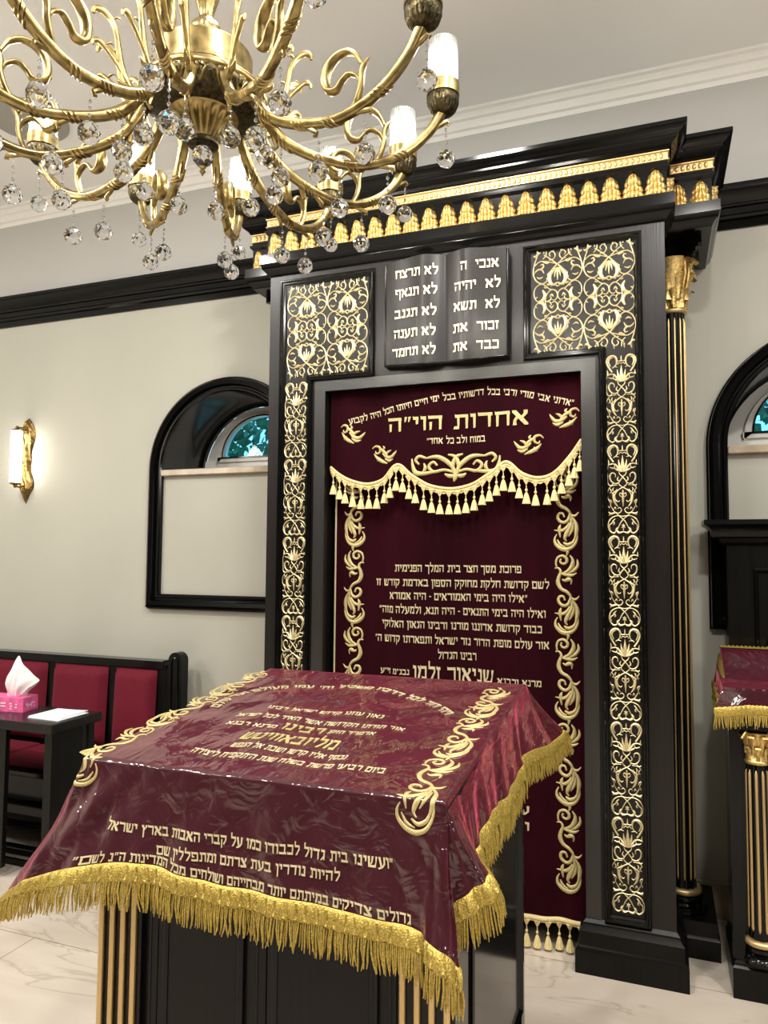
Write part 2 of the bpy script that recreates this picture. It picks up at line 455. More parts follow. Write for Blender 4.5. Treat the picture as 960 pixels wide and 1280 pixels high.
def put_text(mb, s_, x0, x1, zmid, fmap, h=.003, hgt=None, only=None):
    """Hebrew line read from x1 (right) to x0 (left), letters centred on zmid; letter height hgt (default: in proportion)"""
    cur = 0; items = []; wd = 0; pv = ''
    for ch in s_[::-1]:
        if ch == ' ':
            cur += .30; wd += pv != ' '; pv = ch; continue
        g = GLYPH[ch]; pv = ch
        items.append((g, cur, wd)); cur += max(p[0] for q in g for p in q) + .075
    cur -= .075
    k = (x1 - x0) / cur; kz = k if hgt is None else hgt / .6
    for g, off, wi in items:
        if only is not None and wi != only: continue
        for i, q in enumerate(g):
            hh = h * (1 - .07 * i)
            mb.prism(q, lambda a, b: fmap(x0 + (a + off) * k, zmid + (b - .3) * kz, 0), lambda a, b: fmap(x0 + (a + off) * k, zmid + (b - .3) * kz, hh))

# ------------------------------------------------------------------ the room
X0, X1, YB, YF, ZC = -6.5, 4.5, 3.6, -5.0, 3.86
SPR, RIN, DEEP = 2.062, .44, .42          # window springing, clear radius, depth of the reveal
WIN = (-2.30, .741)
mb = MB().box((X0, YF, -.1), (X1, YB, 0)); struct('floor', mb, FLOORM, label='polished beige marble floor with brown veins', cat='floor')
mb = MB().box((X0, YF, ZC), (X1, YB, ZC + .1)); struct('ceiling', mb, CEIL, label='plain pale grey ceiling', cat='ceiling')
mb = MB().box((X0 - .1, YF, 0), (X0, YB, ZC)); struct('wall_left', mb, WALL)
mb = MB().box((X1, YF, 0), (X1 + .1, YB, ZC)); struct('wall_right', mb, DARK_WALL)
mb = MB().box((X0, YF - .1, 0), (X1, YF, ZC)); struct('wall_front', mb, DARK_WALL)

def half_disc(cx, r, n=28):
    return [(cx - r * math.cos(PI * i / n), SPR + r * math.sin(PI * i / n)) for i in range(n + 1)]
mb = MB()
outer = [(X0, 0), (X1, 0), (X1, ZC), (X0, ZC)]
holes = [half_disc(c, RIN)[::-1] for c in WIN]
polys = [[Vector((x, z, 0)) for x, z in l] for l in [outer] + holes]
flat = [(p.x, YB, p.y) for l in polys for p in l]
mb.add(flat, [tuple(t) for t in geometry.tessellate_polygon(polys)])
struct('wall_back', mb, WALL, label='cream papered wall behind the dark wood ark', cat='wall')

for i, c in enumerate(WIN):
    nm = 'window_%d' % (i + 1)
    lab = ('arched black framed window niche between wall sconce and ark', 'arched black framed window niche above the tall carved back panel')[i]
    root = meta(thing(nm, (c, YB, SPR), lab, 'window'), kind='structure')
    # moulded surround
    pts = [(c - RIN - .0, 1.335)] + [(c - RIN, 1.6)] + half_disc(c, RIN, 36) + [(c + RIN, 1.6), (c + RIN, 1.335)]
    prof = [(0, 0), (0, .022), (.008, .030), (.018, .030), (.024, .020), (.032, .020), (.040, .045), (.062, .052), (.078, .040), (.084, .012), (.088, .012), (.088, 0)]
    # travel anticlockwise seen from the room so that 'outward' leaves the opening
    sw = MB(); sw.sweep([pts[0]] + pts[1:], [(-d, h) for d, h in prof], lambda a, b, h: (a, YB - h, b), closed=True)
    sw.build('window_frame', BLACK, root, 35)
    rv = MB()
    hd = half_disc(c, RIN)
    rv.grid([[(x, YB - .012, z) for x, z in hd], [(x, YB + DEEP, z) for x, z in hd]])
    rv.build('window_reveal', NICHE, root, 60)
    lip = MB(); lip.sweep(half_disc(c, RIN - .012), [(0, 0), (-.014, 0), (-.014, .02), (0, .02)], lambda a, b, h: (a, YB + DEEP - .05 - h, b))
    lip.build('inner_bead', BLACK, root, 40)
    sl = MB().box((c - RIN, YB - .035, SPR - .036), (c + RIN, YB + DEEP, SPR), .004); sl.build('window_sill', SILL, root)
    wf = MB()
    ro, ri, zb = RIN - .002, .285, SPR + .125
    n = 28
    a_ = [(c - ro * math.cos(PI * k / n), SPR + ro * math.sin(PI * k / n)) for k in range(n + 1)]
    b_ = [(c - ri * math.cos(PI * k / n), zb + ri * math.sin(PI * k / n) * .88) for k in range(n + 1)]
    Yw = YB + DEEP
    wf.grid([[(x, Yw - .0, z) for x, z in a_], [(x * .35 + p * .65, Yw - .006, z * .35 + q * .65) for (x, z), (p, q) in zip(a_, b_)],
             [(x * .3 + p * .7, Yw - .03, z * .3 + q * .7) for (x, z), (p, q) in zip(a_, b_)], [(x, Yw - .03, z) for x, z in b_], [(x, Yw + .02, z) for x, z in b_]])
    wf.box((c - ro, Yw - .012, SPR), (c + ro, Yw + .02, zb - .02)); wf.box((c - ri - .05, Yw - .03, zb - .03), (c + ri + .05, Yw + .02, zb))
    wf.build('window_casement', WHITEP, root, 35)
    gk = MB(); gk.sweep(b_, [(0, 0), (-.008, 0), (-.008, .01), (0, .01)], lambda a, b, h: (a, Yw - .028 - h, b), closed=True); gk.build('glazing_bead', BLACK, root)
    gl = MB(); gl.prism(b_, lambda a, b: (a, Yw - .005, b), lambda a, b: (a, Yw + .003, b)); gl.build('window_pane', PANE, root)

mb = MB().box((X0, YB - .006, 3.06), (X1, YB, ZC)); struct('wall_upper', mb, BAND_PAINT, label='pale grey wall band between black cornice and plaster crown', cat='wall')
# plaster crown under the ceiling and the dark picture cornice of the wall
mb = MB(); mb.sweep([(X0, YB), (X1, YB)], [(0, ZC), (.075, ZC), (.075, ZC - .014), (.060, ZC - .020), (.050, ZC - .034), (.050, ZC - .044), (.036, ZC - .050), (.026, ZC - .074), (.026, ZC - .084), (.012, ZC - .090), (.008, ZC - .112), (0, ZC - .112)], lambda a, b, h: (a, b, h))
struct('trim_1', mb, CROWN, 25, 'white stepped plaster crown moulding under the ceiling', 'moulding')
def cornice(x0, x1):
    mb = MB(); mb.sweep([(x0, YB), (x1, YB)], [(0, 3.238), (.085, 3.238), (.085, 3.222), (.076, 3.214), (.066, 3.190), (.048, 3.166), (.040, 3.160), (.040, 3.150), (.030, 3.146), (.026, 3.120), (.034, 3.110), (.034, 3.098), (.016, 3.092), (.010, 3.060), (0, 3.060)], lambda a, b, h: (a, b, h))
    return mb
struct('trim_2', cornice(X0, -1.93), BLACK, 25, 'glossy black wall cornice running up to the ark above the sconce', 'moulding')
struct('trim_3', cornice(.25, X1), BLACK, 25, 'glossy black wall cornice beyond the single visible column', 'moulding')
mb = MB().box((.0, YB - .015, 0), (X1, YB, .155), .004); struct('baseboard_back', mb, SILL)

# trees in the yard outside the windows
for i, c in enumerate(WIN):
    t = thing('garden_tree', (c - .9 + i * 1.2, YB + 3.6, 0), ('leafy tree outside the window nearest the sconce', 'leafy tree outside the window above the carved panel')[i], 'tree', 'trees outside the windows')
    cr = MB(); R = random.Random(i + 3)
    o = ORG[t.name]
    for k in range(2600):
        a = R.random() * 2 * PI; b = R.uniform(-.9, 1); rr = 1.5 * (.55 + .45 * R.random())
        p = o + Vector((rr * math.cos(a) * math.sqrt(1 - b * b) * 1.3, rr * math.sin(a) * math.sqrt(1 - b * b) * .8, 3.6 + 1.5 * b))
        d1 = Vector((R.uniform(-1, 1), R.uniform(-1, 1), R.uniform(-1, 1))) * .07; d2 = Vector((R.uniform(-1, 1), R.uniform(-1, 1), R.uniform(-1, 1))) * .07
        cr.add([p - d1, p + d2, p + d1, p - d2], [(0, 1, 2, 3)])
    cr.build('crown', LEAFM, t)
    tr = MB(); tr.tube([o, o + Vector((.05, 0, 1.5)), o + Vector((0, .05, 3.2))], [.16, .12, .06], 10); tr.build('trunk', SILL, t, 60)
mb = MB().box((X0, YB + .52, -.1), (X1, YB + 7, 0)); struct('ground', mb, SILL)

# round slotted air diffuser set in the ceiling
vc = atz(36, 150, ZC)
t = thing('ceiling_diffuser', vc, 'round slotted air vent in the ceiling behind the chandelier', 'air vent')
mb = MB().lathe([(.20, -.001), (.20, -.008), (.17, -.014)], vc, 40); mb.build('rim', VENTM, t, 40)
mb = MB().lathe([(0.0, -.002), (.19, -.002)], vc, 40); mb.build('dark_gap', VENTD, t)
for k in range(7):
    r = .022 + k * .023
    mb = MB().lathe([(r, -.004), (r + .009, -.008), (r + .010, -.006)], vc, 36); mb.build('slot_ring', VENTM, t, 40)

# ------------------------------------------------------------------ ornament strokes (traced scrollwork)
def mirror(strokes, cx): return strokes + [[(2 * cx - x, y, w) for x, y, w in s] for s in strokes]
def W_(xs, w):       # attach widths
    return [(x, y, ww) for (x, y), ww in zip(xs, w)]
def taper(xs, a, b=None, c=None):
    n = len(xs)
    if b is None: b = a
    if c is None: c = b
    out = []
    for i, (x, y) in enumerate(xs):
        t = i / (n - 1)
        w = a + (b - a) * t * 2 if t < .5 else b + (c - b) * (t * 2 - 1)
        out.append((x, y, w))
    return out
# pilaster filigree: one repeat, x 140..530, y 50..1185 (downwards)
STRIP = mirror([
    taper([(225, 268), (180, 200), (155, 130), (180, 75), (230, 55), (270, 80), (280, 130), (265, 180), (222, 212)], 20, 30, 8),
    taper([(205, 190), (180, 130), (200, 85), (235, 78)], 8, 22, 6),
    taper([(280, 105), (300, 125), (335, 118)], 10, 12, 10), taper([(290, 170), (310, 145), (335, 160)], 8, 10, 8),
    taper([(225, 212), (250, 195), (290, 205)], 8, 12, 6),
    taper([(335, 385), (300, 330), (285, 235)], 14, 30, 5), taper([(335, 390), (285, 350), (245, 285)], 14, 30, 5), taper([(330, 392), (280, 372), (228, 345)], 14, 26, 5),
    taper([(166, 305), (168, 270), (160, 232)], 22, 16, 4), taper([(165, 300), (215, 288), (245, 305), (232, 330)], 12, 18, 8), taper([(175, 330), (215, 345), (245, 335)], 6, 16, 6),
    taper([(165, 300), (146, 370), (152, 440), (150, 505)], 9, 10, 9),
    taper([(150, 500), (158, 545), (185, 568), (215, 548), (200, 515)], 10, 14, 6),
    taper([(290, 390), (300, 425), (335, 460), (385, 540), (335, 592)], 10, 14, 10),
    taper([(335, 590), (270, 632), (236, 690), (244, 745), (275, 772), (295, 755)], 16, 14, 8),
    taper([(288, 530), (240, 542), (192, 505), (180, 442), (208, 405), (244, 422), (246, 462)], 10, 20, 8),
    taper([(300, 520), (270, 490), (285, 450)], 6, 16, 5),
    taper([(272, 560), (195, 572), (150, 640), (150, 722), (186, 800), (166, 845), (155, 825)], 8, 11, 8),
    taper([(196, 665), (250, 640), (262, 610)], 6, 20, 6), taper([(215, 660), (222, 720), (240, 790), (275, 835)], 18, 34, 5), taper([(222, 640), (212, 615), (225, 590)], 6, 16, 6),
    taper([(175, 600), (195, 640), (175, 660)], 6, 14, 6), taper([(160, 740), (190, 760), (200, 790)], 6, 14, 5),
    taper([(335, 690), (305, 660), (295, 690), (322, 715)], 8, 12, 7),
    taper([(190, 830), (215, 875), (240, 905), (285, 915), (316, 878), (292, 845), (270, 862)], 8, 13, 7),
    taper([(225, 865), (240, 840), (250, 870)], 6, 12, 6),
    taper([(158, 900), (185, 925), (225, 905)], 14, 26, 6), taper([(160, 945), (190, 925)], 6, 22), taper([(195, 925), (250, 910)], 20, 8),
    taper([(228, 895), (285, 950), (350, 1012), (388, 1080), (405, 1120)], 10, 12, 10),
    taper([(400, 1100), (420, 1130), (385, 1165), (335, 1150)], 18, 32, 14),
    taper([(345, 958), (255, 950), (185, 985), (150, 1055), (165, 1130), (213, 1168), (252, 1140), (250, 1105)], 9, 20, 14),
    taper([(165, 1060), (195, 1045), (215, 1010), (240, 985)], 6, 22, 6), taper([(180, 1120), (165, 1080), (185, 1050)], 5, 16, 5), taper([(215, 1020), (225, 1050), (210, 1065)], 8, 18, 5),
    taper([(335, 1085), (312, 1065)], 12, 5), taper([(335, 1085), (310, 1100)], 12, 5),
], 335) + [taper([(335, 55), (335, 95), (335, 135)], 6, 14, 10), taper([(335, 395), (335, 310), (335, 182)], 22, 40, 5),
           taper([(335, 620), (335, 720), (335, 835)], 12, 26, 5), taper([(335, 640), (335, 660)], 22, 10),
           taper([(335, 1050), (335, 1085), (335, 1140)], 6, 16, 8)]
# big square filigree: one half panel, centre x=270, x 65..475, y 150..955; the middle at y=552
_bot = [
    taper([(270, 832), (218, 775), (205, 712), (232, 675), (268, 690)], 12, 32, 12),
    taper([(225, 700), (200, 680), (180, 690)], 14, 18, 5), taper([(215, 740), (190, 720), (178, 735)], 12, 16, 5),
    taper([(270, 800), (252, 772), (245, 732)], 6, 15, 4), taper([(270, 806), (240, 786), (224, 752)], 6, 14, 4),
    taper([(345, 765), (270, 830), (205, 882), (160, 912)], 10, 12, 10),
    taper([(190, 765), (188, 718), (150, 692), (98, 715), (70, 775), (82, 850), (112, 925)], 10, 13, 10),
    taper([(72, 770), (105, 800), (140, 800), (160, 770)], 5, 20, 6), taper([(130, 800), (155, 820), (150, 842), (130, 835)], 18, 14, 6), taper([(150, 745), (122, 735), (100, 748)], 5, 16, 5),
    taper([(82, 835), (120, 862), (170, 862), (270, 832)], 8, 11, 8), taper([(150, 860), (185, 845), (205, 850)], 5, 16, 5),
    taper([(150, 880), (175, 905), (180, 945)], 8, 12, 8), taper([(200, 868), (240, 875), (252, 908), (226, 935), (203, 915), (215, 895)], 8, 12, 7),
    taper([(112, 925), (90, 905), (72, 915)], 20, 22, 6), taper([(112, 925), (100, 965)], 26, 5), taper([(112, 925), (135, 935)], 24, 6), taper([(240, 925), (236, 958)], 16, 4), taper([(160, 920), (158, 955)], 16, 4),
]
_mid = [
    taper([(168, 552), (180, 500), (220, 465), (258, 480), (270, 515), (250, 545), (222, 540)], 9, 12, 8),
    taper([(205, 520), (222, 500), (235, 520)], 6, 14, 5),
    taper([(160, 552), (105, 545), (76, 500), (84, 445), (125, 415), (165, 425), (200, 455), (240, 470)], 9, 10, 8),
    taper([(148, 462), (166, 500), (150, 535), (112, 545)], 14, 36, 6), taper([(85, 520), (105, 510)], 18, 6), taper([(160, 440), (180, 450)], 12, 6),
    taper([(215, 440), (240, 425), (270, 445)], 7, 14, 8),
]
_half = mirror(_bot + [[(x, 1104 - y, w) for x, y, w in s] for s in _bot] + _mid + [[(x, 1104 - y, w) for x, y, w in s] for s in _mid], 270)
_half += [taper([(270, 806), (270, 760), (270, 706)], 8, 17, 4), taper([(270, 298), (270, 344), (270, 398)], 8, 17, 4), taper([(205, 552), (170, 552)], 22, 8), taper([(335, 552), (370, 552)], 22, 8), taper([(190, 552), (212, 540), (218, 518)], 8, 13, 4), taper([(190, 552), (212, 564), (218, 586)], 8, 13, 4), taper([(350, 552), (328, 540), (322, 518)], 8, 13, 4), taper([(350, 552), (328, 564), (322, 586)], 8, 13, 4)]
SQUARE = _half + [[(x + 410, y, w) for x, y, w in s] for s in _half]
# appliqued vine of the curtain: one repeat, x 30..270, y 150..900
VINE = [
    taper([(130, 120), (160, 140), (150, 178)], 8, 26, 8),
    taper([(50, 280), (44, 240), (62, 195), (110, 178), (150, 205), (145, 242), (110, 252), (86, 230), (98, 205)], 14, 24, 14),
    taper([(180, 172), (208, 215), (202, 270), (160, 318), (98, 345)], 10, 36, 14), taper([(250, 210), (256, 265), (220, 312), (160, 342)], 8, 34, 10), taper([(245, 335), (200, 358), (140, 352), (95, 345)], 8, 32, 12),
    taper([(33, 295), (68, 292), (90, 328), (70, 380), (64, 430), (92, 482), (150, 512), (186, 556), (165, 605)], 10, 34, 16),
    taper([(104, 395), (132, 408), (166, 395), (192, 405), (190, 442)], 10, 34, 8),
    taper([(188, 560), (172, 610), (130, 640), (85, 625), (65, 590), (80, 556), (116, 556), (130, 590)], 24, 26, 14),
    taper([(178, 540), (202, 576), (240, 576), (268, 545)], 14, 26, 6),
    taper([(185, 570), (236, 640), (248, 705), (235, 780), (212, 825)], 14, 34, 8), taper([(195, 590), (195, 660), (152, 740), (134, 788), (152, 815)], 16, 34, 10), taper([(215, 640), (205, 710), (170, 770)], 10, 24, 8),
    taper([(182, 640), (150, 690), (100, 716), (28, 710)], 16, 32, 6), taper([(94, 658), (80, 702), (90, 778)], 6, 28, 8),
    taper([(246, 700), (252, 790), (216, 860), (150, 890), (90, 880), (42, 838), (34, 790), (56, 748)], 10, 38, 8), taper([(120, 825), (160, 846), (214, 822), (240, 760)], 14, 34, 8), taper([(60, 800), (90, 850), (140, 868)], 10, 22, 8),
]

# ------------------------------------------------------------------ the ark
FY = 2.98                       # plane of its face
AX0, AX1, ZT = -1.69, .045, 2.885
OX0, OX1, OZ = -1.40, -.275, 2.306
ark = thing('torah_ark', (-.82, 3.3, 0), 'tall dark wood ark with gilded filigree against the cream wall', 'ark')
mb = MB()
mb.box((AX0, FY, .16), (OX0, YB - .02, ZT)); mb.build('pier', WOOD, ark)
mb = MB(); mb.box((OX1, FY, .16), (AX1, YB - .02, ZT)); mb.build('pier', WOOD, ark)
mb = MB(); mb.box((OX0, FY, OZ), (OX1, YB - .02, ZT)); mb.build('lintel', WOOD, ark)
mb = MB(); mb.box((OX0, YB - .10, 0), (OX1, YB - .03, OZ)); mb.build('inner_back', BLACK, ark)
mb = MB()
for a, b in (((-1.452, FY - .003, .191), (OX0 + .001, FY + .002, OZ - .001)), ((OX1 - .001, FY - .003, .191), (-.220, FY + .002, OZ - .001)), ((-1.452, FY - .003, OZ - .001), (-.220, FY + .002, 2.353))): mb.box(a, b)
mb.build('opening_surround', SATIN, ark)
def plinth(x0, x1):
    mb = MB()
    pth = [(x0, YB - .02), (x0, FY), (x1, FY), (x1, YB - .02)]
    mb.sweep(pth, [(-.02, 0), (.040, 0), (.040, .082), (.034, .094), (.026, .098), (.026, .150), (.020, .158), (.012, .170), (.012, .178), (.0, .19), (-.02, .19)], lambda a, b, h: (a, b, h))
    mb.build('plinth', PANELBLACK, ark, 25)
plinth(AX0, OX0); plinth(OX1, AX1)
# L-shaped panels: a mitred moulding round each
face = lambda a, b, h: (a, FY - h, b)
PM = [(0, 0), (0, .012), (-.004, .017), (-.010, .017), (-.014, .010), (-.020, .010), (-.026, .004), (-.030, .004), (-.030, 0)]
LP = [(-1.633, .19), (-1.464, .19), (-1.464, 2.356), (-1.160, 2.356), (-1.160, 2.842), (-1.633, 2.842)]
RP = [(-.208, .19), (-.040, .19), (-.040, 2.842), (-.502, 2.842), (-.502, 2.366), (-.208, 2.366)]
for poly in (LP, RP):
    mb = MB(); mb.sweep(poly, PM, face, closed=True); mb.build('panel_moulding', BLACK, ark, 25)
def filigree_square(x0, x1, z0, z1):
    mb = MB(); kx = (x1 - x0) / 830; kz = (z1 - z0) / 815
    for s in SQUARE:
        mb.ribbon([(x0 + (x - 62) * kx, z1 - (y - 142) * kz, w * kx * 1.02) for x, y, w in s], lambda a, b, h: (a, FY - .0005 - h, b), k=.7, hmax=.008, sub=4)
    return mb.build('filigree_panel', PALEGOLD, ark, 50)
filigree_square(-1.600, -1.190, 2.376, 2.816); filigree_square(-.466, -.060, 2.382, 2.826)
def filigree_strip(x0, x1, z0, z1):
    kx = (x1 - x0) / 392; kz = (z1 - z0) / 1138
    mb = MB()
    for s in STRIP:
        mb.ribbon([((x - 335) * kx, -(y - 617) * kz, w * kx * 1.1) for x, y, w in s], lambda a, b, h: (a, -h, b), k=.7, hmax=.007, sub=4)
    return mb.data('filigree_strip', PALEGOLD, 50)
ZS0, ZS1, NU = .225, 2.358, 6
_unit = filigree_strip(-.06, .06, 0, (ZS1 - ZS0) / NU * .985)
for k in range(NU):
    for cx in (-1.545, -.122):
        inst(_unit, 'filigree_strip', ark, (cx, FY - .0005, ZS1 - (k + .5) * (ZS1 - ZS0) / NU))
# beads of gilt on the two palmettes of each repeat are part of the strip
# tablets: an open book of dark wood with the commandments
TX0, TX1, TM, TZ0, TZ1 = -1.100, -.562, -.832, 2.382, 2.836
def leafz(u):      # thickness of a page from its outer edge (0) to the fold (1)
    return .030 + .018 * math.sin(min(1, u / .82) * PI * .62) ** 2 - .030 * max(0, (u - .62) / .38) ** 2
def tab(x):
    u = (x - TX0) / (TM - TX0) if x < TM else (TX1 - x) / (TX1 - TM)
    return leafz(u), u
mb = MB(); rows = [[], [], [], []]
n = 48
for i in range(n + 1):
    x = TX0 + (TX1 - TX0) * i / n
    d, u = tab(x)
    zt = TZ1 + .012 * math.sin(u * PI * .75) ** 2 + .008; zb = TZ0 - .008 * math.sin(u * PI * .8) ** 2
    rows[0].append((x, FY, zb)); rows[1].append((x, FY - d, zb)); rows[2].append((x, FY - d, zt)); rows[3].append((x, FY, zt))
mb.grid(rows)
for i in (0, n): mb.add([rows[k][i] for k in range(4)], [(0, 1, 2, 3)])
tb = mb.build('commandment_tablets', WOOD, ark, 40)
mb = MB(); edge = [(x, tab(x)[0]) for x in [TX0 + (TX1 - TX0) * i / n for i in range(n + 1)]]
mb.tube([(x, FY - d - .001, TZ0 - .008 * math.sin(tab(x)[1] * PI * .8) ** 2 + .004) for x, d in edge], .0055, 6); mb.tube([(TX1, FY - .032, TZ0), (TX1, FY - .032, TZ1)], .006, 6); mb.tube([(TX0, FY - .032, TZ0), (TX0, FY - .032, TZ1)], .004, 6)
mb.build('tablet_edge', BLACK, tb, 60)
tmap = lambda a, b, h: (a, FY - tab(a)[0] - .0006 - h, b)
def tline(s_, pl, pr):
    a, b = at(*pl, FY - .04), at(*pr, FY - .04)
    for i in range(len(s_.split())):      # each word a piece of its own
        mb = MB(); put_text(mb, s_, a.x, b.x, (a.z + b.z) / 2, tmap, .004, .036, i); mb.build('gilt_lettering', LETTER, tb)
for s_, pl, pr in (('אנכי  ה', (576, 333), (623, 327.5)), ('לא  יהיה', (568, 358), (625, 353.5)), ('לא  תשא', (567, 383), (624, 379.5)), ('זכור  את', (566, 410), (623, 406.5)), ('כבד  את', (566, 433.5), (623, 430.5)),
                   ('לא תרצח', (494, 343), (547, 338)), ('לא תנאף', (494, 366.5), (546, 362.5)), ('לא תגנב', (493, 393.5), (545, 388)), ('לא תענה', (492, 418.5), (544, 413)), ('לא תחמד', (490, 442), (544, 436.5))):
    tline(s_, pl, pr)

# entablature: mouldings, acanthus frieze, beaded band, crown
PROF = [(-.03, 2.872), (.010, 2.872), (.016, 2.886), (.030, 2.900), (.034, 2.914), (.040, 2.922), (.040, 2.966), (.012, 2.970), (.012, 3.068), (.018, 3.074), (.024, 3.080), (.024, 3.090), (.014, 3.096), (.014, 3.148), (.026, 3.152), (.030, 3.162),
        (.046, 3.172), (.052, 3.176), (.052, 3.184), (.064, 3.192), (.078, 3.206), (.086, 3.210), (.086, 3.226), (-.03, 3.226)]
def entablature(x0, x1, y, dz=0):
    mb = MB(); mb.sweep([(x0, YB - .02), (x0, y), (x1, y), (x1, YB - .02)], [(d, z + dz) for d, z in PROF], lambda a, b, h: (a, b, h))
    mb.box((x0 + .001, y + .001, 2.8725 + dz), (x1 - .001, YB - .03, 3.2255 + dz))
    return mb.build('entablature', BLACK, ark, 25)
entablature(AX0, AX1, FY)
WX1, WX0, WY = .215, -1.86, 3.13
entablature(AX1 + .01, WX1, WY, .012); entablature(WX0, AX0 - .01, WY, .012)
# gilt acanthus leaves
def acanthus():
    mb = MB(); H_, Wd = .094, .084
    rows = []
    n, m_ = 36, 28
    OUT = catmull([(0, .45), (.06, .50), (.14, .50), (.22, .455), (.27, .425), (.33, .455), (.42, .45), (.50, .395), (.55, .355), (.60, .375), (.68, .385), (.75, .36), (.80, .325), (.86, .325), (.92, .285), (.965, .205), (.988, .12), (1, 0.004)], 3)
    for v, env in OUT:
        wd = Wd * env
        t = v % .29 / .29
        row = []
        for i in range(m_ + 1):
            u = -1 + 2 * i / m_
            ridge = abs(math.sin((u * (5.2 - 1.6 * v)) * PI * .5 + PI / 2)) ** .7
            h = (1 - abs(u) ** 3) * (.010 + .006 * math.sin(t * PI * .8)) + .0075 * ridge * (1 - abs(u) ** 4) + .003 * (1 - abs(u))
            h += .003 * max(0, (v - .62) / .38) ** 1.3 * (1 - abs(u) ** 2)
            row.append((u * wd, -h - .0005, v * H_ + .006 * (1 - abs(u)) * (v > .1) * 0))
        rows.append(row)
    mb.grid(rows)
    return mb.data('acanthus_leaf', GOLD, 70)
AC = acanthus()
def frieze(xs, y, rot=0, sc=1):
    for x in xs: inst(AC, 'acanthus_leaf', ark, (x, y, 2.968) if rot == 0 else x, (0, 0, rot), (sc, 1, 1))
NA = 21
frieze([AX0 + .030 + (AX1 - AX0 - .06) * i / (NA - 1) for i in range(NA)], FY - .012)
frieze([.098, .183], WY - .012); frieze([-1.83, -1.745], WY - .012)
for x, y, r in ((AX1 + .012, FY + .05, PI / 2), (WX1 + .012, WY + .055, PI / 2), (WX1 + .012, WY + .14, PI / 2), (AX0 - .012, FY + .05, -PI / 2), (WX0 - .012, WY + .055, -PI / 2)):
    inst(AC, 'acanthus_leaf', ark, (x, y, 2.968 + (.012 if abs(y - FY) > .06 else 0)), (0, 0, r))
def beadband(x0, x1, y, z, ry):
    mb = MB()
    mb.sweep([(x0, ry), (x0, y), (x1, y), (x1, ry)], [(0.012, z), (.020, z + .003), (.020, z + .005), (.0145, z + .008), (.0145, z + .034), (.020, z + .038), (.020, z + .042), (.012, z + .044)], lambda a, b, h: (a, b, h))
    k = int((x1 - x0) / .021)
    for i in range(k):
        x = x0 + (i + .5) * (x1 - x0) / k
        n, m_ = 6, 8
        vs = []; fs = []
        for a in range(n + 1):
            th = PI * a / n
            for b in range(m_ + 1):
                ph = PI * b / m_
                vs.append((x + .0082 * math.sin(th) * math.cos(ph), y - .0145 - .007 * math.sin(th) * math.sin(ph), z + .021 + .0125 * math.cos(th)))
        for a in range(n):
            for b in range(m_): fs.append((a * (m_ + 1) + b, a * (m_ + 1) + b + 1, (a + 1) * (m_ + 1) + b + 1, (a + 1) * (m_ + 1) + b))
        mb.add(vs, fs)
    return mb.build('beaded_band', COLGOLD, ark, 50)
beadband(AX0 - .002, AX1 + .002, FY, 3.104, YB - .05)
beadband(AX1 + .02, WX1 + .002, WY, 3.116, YB - .05); beadband(WX0 - .002, AX0 - .02, WY, 3.116, YB - .05)

